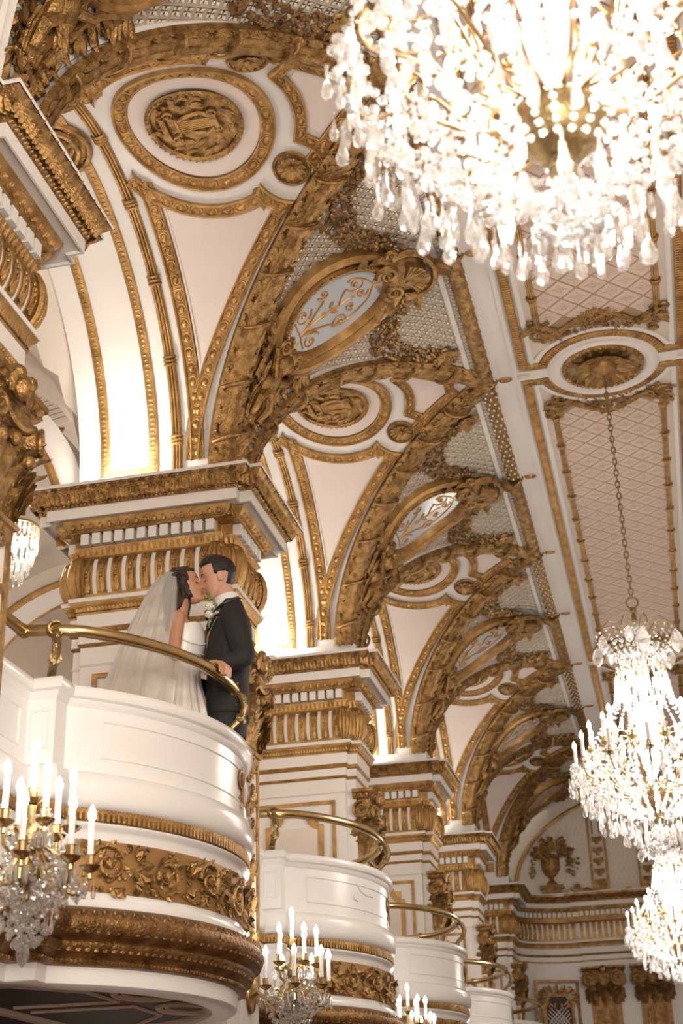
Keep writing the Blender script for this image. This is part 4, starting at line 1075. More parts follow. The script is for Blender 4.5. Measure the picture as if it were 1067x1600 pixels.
    br.tube([(-.03 + .03 * cos(t), 0, .04 + .03 * sin(t)) for t in np.linspace(0, 4.5, 12)], np.linspace(.015, .007, 12), 6)
    br.tube([(.03 + .032 * cos(t), 0, .235 + .032 * sin(t)) for t in np.linspace(-1, 4.4, 14)], np.linspace(.014, .007, 14), 6)
    br.tube([(0, .036 * cos(t), .29 + .036 * sin(t)) for t in np.linspace(0, 2 * pi, 12, endpoint=False)], .012, 6, closed=True)
    br.tube([(0.02, .036 * cos(t), .29 + .036 * sin(t)) for t in np.linspace(0, 2 * pi, 12, endpoint=False)], .007, 6, closed=True)
    br.merge(m_leaf(.14, .05, .02), np.array([[0, 1, 0], [-1, 0, 0], [0, 0, 1.0]]), (.055, 0, .10))
    br.tube([(x, 0, .13) for x in (.02, .06)], .03, 8); br.box((-.005, 0, .0), (.10, .05, .02))
    for x, y, rz in ((-2.70, -.99, -.95), (AC[0] + 1.222 * cos(.10), 1.222 * sin(.10), .10), (-2.70, .99, .95)):
        o = br.obj('rail_bracket', BRASSD, q) if x == -2.70 and y < 0 else bpy.data.objects.new('rail_bracket', bm_)
        if x == -2.70 and y < 0: bm_ = o.data
        else: C.objects.link(o); o.parent = q
        o.location = (x, y, 3.655); o.rotation_euler = (0, 0, rz)
    return q
bal0 = make_balcony()
BL = ['large white curved balcony the bridal couple stands in', 'second curved white balcony, with the peeling panel', 'third curved white balcony down the hall', 'fourth curved white balcony with a brass rail', 'last balcony, near the grille of the end wall']
for i in range(5):
    q = bal0 if i == 0 else copy_tree(bal0)
    q.location = (0, YC[i + 1], 0); q['label'] = BL[i]; q['group'] = 'curved balconies'
# a strip of peeled paint on the second balcony
b = MB(); b.plan([(-.50, 3.50), (-.46, 3.46), (-.38, 3.44), (-.28, 3.445)], [(.006, 0), (0, .010), (-.006, .002)]); b.plan([(-.54, 3.43), (-.55, 3.40), (-.50, 3.385)], [(.006, 0), (0, .010), (-.006, .002)])
pe = b.warp(cyl).obj('peeling_paint', GLOSSW, [o for o in C.objects if o.get('label') == BL[1]][0])

# ================================================================ GALLERY behind the piers
gx0, gx1 = -3.80, XL
xs = np.linspace(gx0 - .01, gx1, 26); ys = np.linspace(-0.8, YEND, 190)
X, Y = np.meshgrid(xs, ys, indexing='ij')
zA = 6.12 + np.sqrt(np.clip(1.55 ** 2 - (X + 5.35) ** 2, 0, None)) * 1.10
yl = (Y - 4.97) % BAY - 1.9
zB = 6.12 + np.sqrt(np.clip(1.70 ** 2 - yl ** 2, 0, None))
b = MB().grid(np.stack([X, Y, np.maximum(zA, zB)], -1))
gr = struct('ceiling', b, CREAM, 'white groin vaulted ceiling of the side gallery, seen past the piers at left', 'ceiling')
b = MB(); b.box((-5.35, 9.6, 2.82), (3.1, 31, .2)); struct('floor', b, WOODF, 'gallery floor behind the balconies', 'floor')
for i, y in enumerate(YP[:5]):
    t = thing('trim_%d' % (i + 1), ['gallery arch at the left edge, mostly hidden', 'white gallery arch with a gilt edge behind the couple\'s pier', 'gallery arch with a gilt edge, left of the couple', 'farther gallery arch', 'farthest gallery arch'][i], 'arch', kind='structure')
    t.location = (0, y, 0); th = np.linspace(-.05, pi + .05, 36)
    A = lambda r, yy: [(-5.35 + r * cos(a), yy, 5.75 + r * 1.0 * sin(a)) for a in th]
    b = MB(); b.grid(np.array([A(1.62, -.2), A(1.40, -.2), A(1.40, .2), A(1.62, .2)])); b.box((-6.8, 0, 4.3), (.16, .4, 2.9)); b.obj('arch_band', WHITE, t)
    b = MB(); 
    for yy in (-.2, .2): b.tube(A(1.42, yy), .035, 6)
    b.obj('gilt_edge', GOLD, t)
# louvred air vent in the gallery vault
v = thing('ceiling_vent', 'pale louvred air vent in the gallery ceiling, at the left edge', 'vent', loc=(-4.76, 9.78, 7.66), kind=None)
v.rotation_euler = (0, .40, pi / 2 - .25); v.scale = (.8, .8, .8)
b = MB(); b.plan([(-.3, -.2), (.3, -.2), (.3, .2), (-.3, .2)], [(.03, 0), (.03, -.03), (0, -.035), (-.02, -.02)], closed=True); b.obj('vent_frame', CREAM, v)
sl = MB().box((0, 0, 0), (.045, .40, .012)).mesh('slat', CREAM)
for k in range(10):
    o = bpy.data.objects.new('slat', sl); C.objects.link(o); o.parent = v; o.location = (-.27 + .06 * k, 0, -.015); o.rotation_euler = (0, .6, 0)
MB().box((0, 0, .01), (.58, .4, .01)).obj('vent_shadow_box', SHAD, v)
# gilded leaf spray bracket on the gallery wall, left of the big volute
b = MB(); f = lambda a, b_, h: np.stack([a, 9.95 - h, b_], -1)
for (x, z, a, l, w) in ((-4.74, 7.42, 0.15, .20, .08), (-4.82, 7.36, -.35, .24, .12), (-4.62, 7.27, -.55, .18, .06), (-4.50, 7.20, -.5, .12, .05), (-4.85, 7.42, -2.5, .24, .12)): R_leaf(b, x, z, a, l, w, .02, .03)
R_tube(b, [(-5.05, 7.9), (-4.95, 7.5), (-4.75, 7.34), (-4.6, 7.25), (-4.36, 7.12)], .016, .006, .02)
tag(b.warp(f).obj('leaf_spray', GOLDC), 'thin gilded leaf spray on the gallery wall beside the big volute at left', 'ornament')

# uplights resting on the pier tops, glowing up the soffit bands
def make_uplight():
    u = thing('uplight', None, 'light')
    MB().box((0, 0, .045), (.22, .10, .09)).obj('housing', WHITE, u)
    MB().box((0, 0, .095), (.19, .08, .012)).obj('lens', LENS, u)
    return u
u0 = make_uplight(); n = 0
for i in range(5):
    for s_ in (-1, 1):
        if i == 0 and s_ < 0: continue
        u = u0 if n == 0 else copy_tree(u0); n += 1
        u.location = (-3.46, YP[i] + s_ * .40, 5.955); u['group'] = 'uplights on the pier tops'
        u['label'] = 'small white uplight box, %s side, atop the %s' % ('near' if s_ < 0 else 'far', ['pier at the left edge', 'pier behind the couple', 'second pier', 'third pier', 'fourth pier'][i])
        if s_ < 0: lamp('uplight_glow', 'AREA', (-3.42, YP[i] - .42, 6.08), COVE_W, (1.0, 0.93, 0.85), .30, (pi - .35, 0, 0), sy=.10)
        else: lamp('uplight_glow', 'AREA', (-3.42, YP[i] + .42, 6.08), COVE_W, (1.0, 0.93, 0.85), .30, (pi + .35, 0, 0), sy=.10)
for i, y in enumerate([YC[1], YC[2], YC[3], YC[4]]): lamp('gallery_glow', 'POINT', (-5.2, y, 5.2), GAL_W, (1.0, .86, .72), .35)
# small black speaker and white camera on two cornices
s = thing('speaker', 'small dark round speaker sitting on the cornice of the second pier', 'speaker', loc=(-2.86, YP[2] - .45, 5.99))
b = MB(); b.ball((0, 0, 0), (.035, .035, .03), 10, 6); b.obj('body', PLASTIC, s); MB().box((0, 0, -.025), (.06, .05, .02)).obj('foot', WHITE, s)

# ================================================================ CHANDELIERS
drop_m = MB().lathe([(0, .0), (.005, -.004), (.004, -.02), (.0035, -.045), (.010, -.070), (.0165, -.090), (.0135, -.106), (0, -.118)], 7).mesh('crystal_drop', CRYS, sharp=25)
prism_m = MB().lathe([(0, 0), (.011, -.012), (.016, -.05), (.010, -.10), (0, -.115)], 5).mesh('crystal_drop', CRYS, sharp=10)
big_m = MB().lathe([(0, .01), (.03, -.03), (.045, -.085), (.03, -.13), (0, -.16)], 6).mesh('crystal_pendant', CRYS, sharp=10)
def bead_oct(b, c, r):
    x, y, z = c
    k = rnd.random() * 2
    P = [(x + r * cos(k + t * pi / 3) * q, y + r * sin(k + t * pi / 3) * q, z + h * r) for q, h in ((.55, .75), (1, .15), (.8, -.5)) for t in range(6)] + [(x, y, z + r), (x, y, z - r * 1.2)]
    b.add(P, [(i + 6 * l, (i + 1) % 6 + 6 * l, (i + 1) % 6 + 6 * l + 6, i + 6 * l + 6) for l in (0, 1) for i in range(6)] + [(i, (i + 1) % 6, 18) for i in range(6)] + [((i + 1) % 6 + 12, i + 12, 19) for i in range(6)])
def beads(b, p, r=.012, sp=.026, sag=0.0):
    p = np.asarray(p, float); k = max(2, int(np.linalg.norm(p[-1] - p[0]) * (1 + sag) / sp))
    for t in np.linspace(0, 1, k):
        q = np.array([np.interp(t, np.linspace(0, 1, len(p)), p[:, i]) for i in range(3)]); q[2] -= sag * 4 * t * (1 - t)
        bead_oct(b, q, r * (1.25 if rnd.random() < .2 else 1))
def candle_set(parent, pts, hc=.17, rc=.014, light=None):
    """candle sleeves with bulbs and cups at the given tips; each candle a part, its bulb a sub-part"""
    cm = MB().lathe([(rc, -hc), (rc, 0), (rc * .7, .006)], 8).mesh('candle', CANDLE)
    bm = MB().lathe([(.007, 0), (.014, .012), (.017, .026), (.012, .045), (.004, .060), (0, .066)], 8).mesh('bulb', BULB)
    cup = MB().lathe([(0, -hc - .06), (.012, -hc - .05), (.008, -hc - .03), (.034, -hc - .012), (.040, -hc - .002), (.030, -hc - .004), (.018, -hc + .0), (.019, -hc + .035), (.022, -hc + .038), (.017, -hc + .038)], 10).mesh('candle_cup', BRASS)
    for (x, y, z) in pts:
        o = bpy.data.objects.new('candle', cm); C.objects.link(o); o.parent = parent; o.location = (x, y, z - .066)
        u = bpy.data.objects.new('bulb', bm); C.objects.link(u); u.parent = o
        u = bpy.data.objects.new('candle_cup', cup); C.objects.link(u); u.parent = o
def make_chandelier(power):
    """origin on the ceiling rose; heights below are world heights minus ZC"""
    c = thing('chandelier', None, 'chandelier'); rr = random.Random(12); Z = lambda z: z - ZC
    b = MB()    # chain of alternate links
    z = Z(7.62); k = 0
    while z > Z(5.66):
        ax = k % 2; pts = []
        for t in np.linspace(0, 2 * pi, 12, endpoint=False):
            u, w = .016 * cos(t), .034 * sin(t); pts.append((u if ax else 0, 0 if ax else u, z + w))
        b.tube(pts, .0060, 5, closed=True); z -= .052; k += 1
    b.obj('chain', BRASSD, c)
    b = MB(); b.tube([(.045 * cos(t), 0, Z(5.60) + .045 * sin(t)) for t in np.linspace(0, 2 * pi, 18, endpoint=False)], .007, 6, closed=True)
    b.lathe([(.0, Z(5.56)), (.022, Z(5.555)), (.026, Z(5.53)), (.012, Z(5.51)), (.02, Z(5.49)), (.02, Z(5.45)), (.012, Z(5.44)), (.012, Z(4.35)), (.03, Z(4.30)), (.02, Z(4.2)), (.04, Z(4.12)), (.115, Z(4.10)), (.125, Z(4.07)), (.11, Z(4.01)), (.07, Z(3.965)), (.03, Z(3.945)), (.028, Z(3.92)), (.04, Z(3.905)), (.03, Z(3.875)), (0, Z(3.865))], 24)
    b.obj('brass_stem', BRASSD, c)
    b = MB(); b.lathe([(.03, Z(5.42)), (.07, Z(5.40)), (.085, Z(5.36)), (.05, Z(5.31)), (.03, Z(5.28)), (.07, Z(5.22)), (.05, Z(5.12)), (.035, Z(5.02)), (.06, Z(4.95)), (.035, Z(4.88)), (.03, Z(4.80))], 16)
    b.obj('glass_baluster', CRYS, c)
    b = MB(); b.lathe([(.03, Z(4.80)), (.085, Z(4.74)), (.095, Z(4.60)), (.06, Z(4.44)), (.075, Z(4.34)), (.04, Z(4.26)), (.02, Z(4.2))], 16); b.obj('glass_column', GLOBE, c)
    # arms
    tips = []
    for n_, r, zt, zc0 in ((12, .555, 4.54, 4.08), (12, .44, 4.66, 4.11), (8, .29, 4.78, 4.14)):
        zc = Z(zt) - .24; P = np.array([(.10, Z(zc0)), (.22, Z(zc0) - .01), (r * .62, Z(zc0) + .08), (r * .80, zc - .10), (r * .93, zc - .12), (r * 1.0, zc - .06), (r, zc)])
        t = np.linspace(0, 1, 7); tt = np.linspace(0, 1, 18); q = np.stack([np.interp(tt, t, P[:, 0]), np.interp(tt, t, P[:, 1])], -1); q[1:-1] = (q[:-2] + 2 * q[1:-1] + q[2:]) / 4
        b = MB(); b.tube([(x, 0, z_) for x, z_ in q], .0065, 6); b.tube([(r * .72 + .05 * cos(u), 0, zc - .02 + .05 * sin(u)) for u in np.linspace(0, 4.6, 10)], .0045, 5)
        am = b.mesh('arm', ARMB)
        for i in range(n_):
            a = 2 * pi * (i + .5 * (r < .5)) / n_; tips.append((r * cos(a), r * sin(a), Z(zt)))
            o = bpy.data.objects.new('arm', am); C.objects.link(o); o.parent = c; o.rotation_euler = (0, 0, a)
    b = MB()
    b.tube([(x, 0, Z(z_)) for x, z_ in ((.02, 5.14), (.07, 5.32), (.15, 5.42), (.24, 5.42), (.30, 5.36), (.31, 5.31))], .0045, 5)
    b.tube([(x, 0, Z(z_)) for x, z_ in ((.02, 4.95), (.08, 5.06), (.14, 5.10), (.19, 5.06), (.19, 4.99))], .0045, 5)
    fm = b.mesh('frond', ARMB)
    for i in range(10):
        o = bpy.data.objects.new('frond', fm); C.objects.link(o); o.parent = c; o.rotation_euler = (0, 0, 2 * pi * i / 10)
    candle_set(c, tips)
    # individual drops: rim, tiers, crown
    spots = []
    for r, z_, n_, m_ in ((.60, 4.27, 40, 0), (.565, 4.16, 36, 0), (.50, 4.08, 34, 0), (.43, 4.00, 30, 0), (.35, 3.93, 26, 0), (.26, 3.86, 20, 0), (.17, 3.84, 12, 1), (.24, 4.62, 10, 1), (.31, 5.30, 10, 2), (.19, 4.98, 10, 1), (.42, 4.40, 24, 0), (.08, 3.80, 6, 1)):
        for i in range(n_):
            a = 2 * pi * (i + rr.uniform(-.3, .3)) / n_
            spots.append((r * rr.uniform(.94, 1.05), a, z_ + rr.uniform(-.035, .035), m_))
    for r, a, z_, m_ in spots:
        me = (drop_m, prism_m, big_m)[m_] if rr.random() < .75 or m_ == 2 else prism_m
        o = bpy.data.objects.new('crystal_pendant' if m_ == 2 else 'crystal_drop', me); C.objects.link(o); o.parent = c
        o.location = (r * cos(a), r * sin(a), Z(z_)); o.rotation_euler = (0, 0, rr.uniform(0, 3)); s_ = rr.uniform(.85, 1.3); o.scale = (s_, s_, s_)
    b = MB()
    for i in range(24):
        a = 2 * pi * i / 24; a2 = a + 2 * pi / 24; ca, sa = cos(a), sin(a)
        beads(b, [(.58 * ca, .58 * sa, Z(4.30)), (.58 * cos(a2), .58 * sin(a2), Z(4.30))], .013, .026, .035)
        beads(b, [(.46 * ca, .46 * sa, Z(4.42)), (.46 * cos(a2), .46 * sin(a2), Z(4.42))], .012, .026, .04)
        beads(b, [(.58 * ca, .58 * sa, Z(4.30)), (.40 * ca, .40 * sa, Z(4.05)), (.14 * ca, .14 * sa, Z(3.93))], .012, .028)
        beads(b, [(.19 * ca, .19 * sa, Z(5.0)), (.22 * ca, .22 * sa, Z(4.8)), (.44 * ca, .44 * sa, Z(4.45))], .010, .028)
        beads(b, [(.31 * ca, .31 * sa, Z(5.32)), (.20 * ca, .20 * sa, Z(5.16)), (.08 * ca, .08 * sa, Z(5.1))], .010, .028)
    for i in range(760):   # the thicket of small crystals under the arms
        a = rr.uniform(0, 2 * pi); r = .60 * sqrt(rr.uniform(.06, 1)); z0 = 4.34 - .0 + (0 if r > .4 else .06); zl = 3.80 + .42 * (r / .6) ** 1.6
        z_ = rr.uniform(zl, z0); bead_oct(b, (r * cos(a), r * sin(a), Z(z_)), rr.uniform(.010, .021))
    for i in range(160):
        a = rr.uniform(0, 2 * pi); t = rr.uniform(0, 1); r = (.09 + .12 * abs(sin(t * 9))) * rr.uniform(.6, 1.1); bead_oct(b, (r * cos(a), r * sin(a), Z(4.75 + .6 * t)), rr.uniform(.010, .02))
    for i in range(70):    # bottom ball of crystal
        a = rr.uniform(0, 2 * pi); u = rr.uniform(-1, 1); q = sqrt(1 - u * u) * .085; bead_oct(b, (q * cos(a), q * sin(a), Z(3.76) + .09 * u), .018)
    b.obj('small_crystals', CRYS, c, kind='stuff', sharp=5)
    lamp('chandelier_glow', 'POINT', (0, 0, Z(4.70)), power * .74, (1, .91, .81), .25, parent=c)
    lamp('chandelier_glow', 'POINT', (0, 0, Z(4.02)), power * .26, (1, .91, .81), .18, parent=c)
    return c
ch0 = make_chandelier(CHAND_W)
for i, (y, lab) in enumerate(((3.07, 'huge blurred crystal chandelier cut by the top right corner'), (10.64, 'crystal chandelier with lit candles hanging on a long chain, right edge'), (18.27, 'smallest lit chandelier, low at the right edge below the other one'), (-4.5, 'crystal chandelier behind the camera'))):
    o = ch0 if i == 0 else copy_tree(ch0); o.location = (XM, y, ZC); o['label'] = lab; o['group'] = 'crystal chandeliers'

# ================================================================ WALL SCONCES on the piers
def make_sconce():
    s = thing('wall_sconce', None, 'sconce'); rr = random.Random(21)
    b = MB(); b.lathe([(0, 0), (.09, 0), (.085, .02), (.05, .03), (.02, .05), (0, .05)], 16)
    V = b.verts(); b.v = [np.stack([V[:, 2] - .27, V[:, 0], V[:, 1] * 1.6 - .10], -1)]
    b.tube([(-.24, 0, -.10), (-.16, 0, -.16), (-.06, 0, -.16), (0, 0, -.08)], .014, 8)
    b.obj('back_plate', BRASS, s)
    b = MB(); b.lathe([(0, -.24), (.012, -.23), (.02, -.19), (.045, -.16), (.06, -.13), (.03, -.10), (.02, -.06), (.05, -.03), (.055, .0), (.04, .03), (.018, .05), (.014, .10), (.02, .12)], 14); b.obj('brass_body', BRASSD, s)
    tips = [(0, 0, .38)]
    for n_, r, zt, a0 in ((5, .15, .27, .25), (6, .225, .13, 0.0)):
        zc = zt - .24; b = MB(); b.tube([(x, 0, z_) for x, z_ in ((.03, -.02), (r * .4, zc - .07), (r * .75, zc - .10), (r * .98, zc - .08), (r, zc - .02))], .008, 6)
        b.tube([(r * .6 + .03 * cos(u), 0, zc - .04 + .03 * sin(u)) for u in np.linspace(0, 4.6, 9)], .005, 5); am = b.mesh('arm', BRASS)
        for i in range(n_):
            a = a0 - 2.1 + 4.2 * i / (n_ - 1); tips.append((r * cos(a), r * sin(a), zt))
            o = bpy.data.objects.new('arm', am); C.objects.link(o); o.parent = s; o.rotation_euler = (0, 0, a)
    candle_set(s, tips, .165, .0125)
    for i in range(70):
        k = i % len(tips); x, y, z_ = tips[k]; a = rr.uniform(0, 2 * pi)
        if k == 0: x, y, z_, q = 0, 0, -.02, .10
        else: q = .038
        o = bpy.data.objects.new('crystal_drop', prism_m if i % 3 else drop_m); C.objects.link(o); o.parent = s
        o.location = (x + q * cos(a), y + q * sin(a), z_ - .26 - (.02 if k else 0)); o.scale = (.6, .6, .6)
    b = MB()
    for i in range(330):
        a = rr.uniform(0, 2 * pi); t = rr.random(); r = (.20 * (1 - t) ** .6 + .02) * sqrt(rr.random()); bead_oct(b, (r * cos(a), r * sin(a), -.08 - .32 * t), rr.uniform(.007, .014))
    for i in range(1, len(tips) - 1):
        if i == 5: continue
        p, q = tips[i], tips[i + 1]; beads(b, [(p[0], p[1], p[2] - .27), (q[0], q[1], q[2] - .27)], .009, .02, .07); beads(b, [(p[0], p[1], p[2] - .27), (0, 0, -.30)], .008, .02)
    b.obj('small_crystals', CRYS, s, kind='stuff', sharp=5)
    o = bpy.data.objects.new('crystal_pendant', big_m); C.objects.link(o); o.parent = s; o.location = (0, 0, -.36); o.scale = (.6, .6, .7)
    lamp('sconce_glow', 'POINT', (.08, 0, .34), SCONCE_W, (1, .88, .74), .10, parent=s)
    return s
sc0 = make_sconce()
for i, lab in enumerate(('candle sconce with crystals in the lower left corner', 'candle sconce at the bottom, between the first two balconies', 'candle sconce at the bottom edge, before the third balcony', 'candle sconce below the frame, before the fourth balcony')):
    o = sc0 if i == 0 else copy_tree(sc0); o.location = (-2.33, YP[i], 2.74); o['label'] = lab; o['group'] = 'candle sconces'

# small basket lamp in the gallery at the left edge
g = thing('basket_lamp', 'small glowing crystal basket lamp at the left edge behind the near volute', 'ceiling lamp', loc=(-4.50, 9.0, 5.95))
b = MB(); b.tube([(.17 * cos(t), .17 * sin(t), .15) for t in np.linspace(0, 2 * pi, 30, endpoint=False)], .012, 6, closed=True); b.tube([(0, 0, .15), (0, 0, 1.2)], .006, 5)
for t in (0, pi / 2): b.tube([(.17 * cos(t), .17 * sin(t), .15), (-.17 * cos(t), -.17 * sin(t), .15)], .005, 5)
b.obj('brass_ring', BRASSD, g)
for lv, (r, z_) in enumerate(((.165, .14), (.165, .04), (.14, -.05), (.11, -.13), (.07, -.20))):
    for i in range(26 - lv * 4):
        a = 2 * pi * i / (26 - lv * 4); o = bpy.data.objects.new('crystal_drop', prism_m); C.objects.link(o); o.parent = g; o.location = (r * cos(a), r * sin(a), z_); o.scale = (.9, .9, .9)
bm_b = MB().ball((0, 0, 0), (.03, .03, .05), 8, 5).mesh('bulb', BULB)
for a in (0, 2.1, 4.2):
    o = bpy.data.objects.new('bulb', bm_b); C.objects.link(o); o.parent = g; o.location = (.06 * cos(a), .06 * sin(a), .02)
lamp('basket_glow', 'POINT', (0, 0, 0), 6, (1, .85, .66), .06, parent=g)

# ================================================================ END WALL
struct('wall_end', MB().box((-2.2, YEND + .06, 4.5), (10.4, .12, 9.0)), CREAM, 'cream end wall of the hall with its arched lattice field', 'wall')
ew = thing('trim_7', 'arched end wall field of fine lattice with gilded pilaster strips', 'wall panel', kind='structure'); ew.location = (0, YEND, 0)
wf = lambda a, b_, h: np.stack([a, -h, b_], -1)
b = MB(); pb = .085
for i in range(-24, 25):
    for j in range(0, 22):
        x = XM + i * pb + (pb / 2 if j % 2 else 0); z = 6.12 + j * pb
        if (x - XM) ** 2 + (z - 6.05) ** 2 * 1.9 > 2.55 ** 2 or z > 7.65: continue
        if any(abs(x - q) < .17 for q in (XM - 1.16, XM - .36, XM + .36, XM + 1.16)): continue
        for sx in (-1, 1):
            A = np.array([x, z]); B_ = A + (sx * pb / 2, pb); n_ = np.array([-(B_ - A)[1], (B_ - A)[0]]); n_ = n_ / np.linalg.norm(n_) * .010
            b.add([(*(A - n_), 0), (*A, .014), (*(A + n_), 0), (*(B_ - n_), 0), (*B_, .014), (*(B_ + n_), 0)], [(0, 1, 4, 3), (1, 2, 5, 4)])
b.warp(wf).obj('diaper_lattice', LATM, ew, kind='stuff', sharp=0)
b = MB(); e_ = [(-2.62 + 0 * t, t) for t in (6.02,)] + [(XM - 2.60 * cos(t), 6.12 + 1.62 * sin(t)) for t in np.linspace(.0, pi / 2 - .02, 30)] + [(XM, 7.74)]
b.plan(e_, [(.035, 0), (.035, .03), (0, .05), (-.035, .03), (-.035, 0)]); b.warp(wf).obj('gilt_arch_edge', GOLD, ew)
for q in (-1.16, -.36, .36, 1.16):
    b = MB(); x = XM + q; z0, z1 = 6.04, 7.72
    b.plan([(x - .13, z0), (x + .13, z0), (x + .13, z1), (x - .13, z1)], [(.022, 0), (.022, .03), (-.022, .03), (-.022, 0)], closed=True)
    for k in range(9):
        z = z0 + .12 + k * .18
        if k in (5, 6): R_tube(b, [(x - .06, z - .08), (x - .06, z + .1)], .012, .012, .02); R_tube(b, [(x + .06, z - .08), (x + .06, z + .1)], .012, .012, .02); continue
        R_scroll(b, x - .05, z, .045, 1.1, 1, 0, .016, .018); R_scroll(b, x + .05, z, .045, 1.1, -1, pi, .016, .018)
        R_leaf(b, x, z - .08, pi / 2, .15, .10, .012, .03); R_leaf(b, x, z, .5, .11, .06, .012, .02); R_leaf(b, x, z, pi - .5, .11, .06, .012, .02)
    b.box((x, z0 + .09, .012), (.2, .16, .024)); b.warp(wf).obj('carved_strip', GOLDC, ew)
# urn relief with fruit, on its scroll base
def make_urn(sx):
    u = thing('urn', None, 'urn relief')
    b = MB(); b.lathe([(.0, 6.16), (.10, 6.17), (.10, 6.20), (.045, 6.24), (.035, 6.28), (.10, 6.33), (.155, 6.42), (.165, 6.54), (.18, 6.60), (.16, 6.63), (.0, 6.63)], 18)
    for k in range(12): a = 2 * pi * k / 12; b.tube([(.10 * cos(a), .10 * sin(a), 6.33), (.158 * cos(a), .158 * sin(a), 6.42), (.168 * cos(a), .168 * sin(a), 6.54)], .010, 5)
    V = b.verts(); b.v = [V * (1, .5, 1)]; b.obj('vase', GOLDD, u)
    b = MB(); b.box((.0, -.05, 6.12), (.44, .16, .06)); b.box((0, -.05, 6.06), (.34, .13, .08)); b.obj('stand', GOLDD, u)
    g = MB(); rr = random.Random(8)
    for k in range(120):
        a = rr.uniform(0, pi); q = sqrt(rr.random()); x = .34 * q * cos(a) + .06; z = 6.62 + .30 * q * sin(a)
        if rr.random() < .5: g.ball((x, z, .06 + .05 * (1 - q)), .032, 6, 4)
        else: R_leaf(g, x, z, a + rr.uniform(-.6, .6), .12, .07, .06, .05)
    R_cluster(g, [(.30, 6.70), (.40, 6.60), (.42, 6.45), (.36, 6.33)], .14, .08, .05, .032, 3); R_cluster(g, [(-.26, 6.66), (-.32, 6.56), (-.34, 6.42), (-.35, 6.30)], .06, .05, .04, .022, 4)
    g.warp(wf).obj('fruit_and_flowers', GOLDC, u)
    g = MB(); R_scroll(g, .45, 6.10, .09, 1.3, 1, pi, .026, .05); R_tube(g, [(.24, 6.02), (.34, 5.98), (.50, 6.01), (.62, 6.06), (.74, 6.02), (.86, 6.03), (.93, 6.10)], .03, .018, .04); R_scroll(g, .90, 6.14, .05, 1.1, 1, -pi / 2, .022, .04); R_leaf(g, .55, 6.05, -.2, .22, .10, .05, .05)
    g.warp(wf).obj('base_scroll', GOLD, u)
    u.location = (XM + sx * 1.98, YEND - .03, .0); u.scale = (-sx * .92, 1, 1)
    return u
u = make_urn(-1); u['label'] = 'bronze urn relief heaped with fruit on the end wall'; u['group'] = 'urn reliefs'
# shelf beam below the tympanum with little gilt blocks
b = MB(); b.box((XM, -.20, 5.93), (4.9, .40, .05)); b.box((XM, -.04, 5.985), (4.9, .08, .08)); b.obj('shelf', WHITE, ew)
for q in (-1.75, -.70, .70): MB().box((XM + q, -.09, 5.99), (.09, .03, .11)).obj('gilt_block', GOLD, ew)
b = MB(); rr = random.Random(3)
for k in range(3): b.tube([(XM - 1.65 + i * .12, -.22 + rr.uniform(-.04, .04), 5.965 + rr.uniform(0, .012)) for i in range(13)], .007, 5)
tag(b.obj('cable', DARK), 'black cables lying along the ledge of the end wall', 'cable').location = (0, YEND, 0)
# concave quarter entablature sweeping from the last pier to the end wall
E0 = [(-2.67, 24.21 - YEND)] + [(-2.67 + .95 * (1 - cos(t)), -.79 + .62 * sin(t)) for t in np.linspace(.12, pi / 2, 18)] + [(-1.62, -.17), (-1.62, -.22), (1.5, -.22)]
E0 = [(x, y) for x, y in E0]
def esw(prof, name, m, extra=None):
    b = MB(); b.plan(E0, prof)
    if extra: extra(b)
    return b.obj(name, m, ew)
esw([(-.15, 5.955), (.21, 5.95), (.21, 5.935)], 'end_top_fillet', WHITE)
esw([(.21, 5.935), (.20, 5.90), (.15, 5.86), (.12, 5.82), (.115, 5.805)], 'end_cornice', GOLDC, lambda b: along(b, E0, m_leaf(.09, .07, .05), .075, d=.12, z=5.83))
esw([(.115, 5.805), (.115, 5.735), (.08, 5.735)], 'end_corona', WHITE)
esw([(.08, 5.74), (.07, 5.71), (.05, 5.675), (.02, 5.67), (.01, 5.575), (.05, 5.572), (.03, 5.52), (.025, 5.505)], 'end_egg_course', GOLD, lambda b: along(b, E0, m_egg(.07, .065, .03), .07, d=.055, z=5.705))
dq = MB().box((0, .025, 0), (.055, .05, .08)).mesh('dentil', WHITE); Q, T = resample(miter(E0, .012), .086)
for p_, t_ in zip(Q, T):
    if p_[0] > XM + .35: continue
    o = bpy.data.objects.new('dentil', dq); C.objects.link(o); o.parent = ew; o.location = (p_[0], p_[1], 5.625); o.rotation_euler = (0, 0, math.atan2(t_[1], t_[0]) + pi)
fr_ = [(.025, 5.506), (.05, 5.46), (.065, 5.37), (.055, 5.27), (.03, 5.20)]
esw(fr_, 'end_frieze', WHITE)
cz = MB().grid(np.array([[(u * .030, d + (.012 if abs(u) < 1 else 0), z) for u in (-1, -.9, 0, .9, 1)] for d, z in fr_]))
esw([(.03, 5.506), (.058, 5.475), (.05, 5.475)], 'end_consoles', GOLD, lambda b: (along(b, E0, cz, .098), b.plan(E0, [(.05, 5.225), (.045, 5.2)])))
esw([(.03, 5.2), (.07, 5.195), (.07, 5.165), (.05, 5.165)], 'end_ledge', WHITE)
esw([(.062, 5.166), (.04, 5.13), (.03, 5.09), (.02, 5.085)], 'end_cyma', GOLD)
esw([(.02, 5.085), (.02, 4.985)], 'end_upper_fascia', WHITE); esw([(.026, 4.99), (.03, 4.975), (.01, 4.95)], 'end_gilt_bead', GOLD)
esw([(.012, 4.952), (.012, 4.875)], 'end_middle_fascia', WHITE); esw([(.018, 4.88), (.018, 4.87), (.0, 4.858)], 'end_gilt_fillet', GOLD)
esw([(0, 4.86), (0, 2.0)], 'end_wall_face', WHITE)
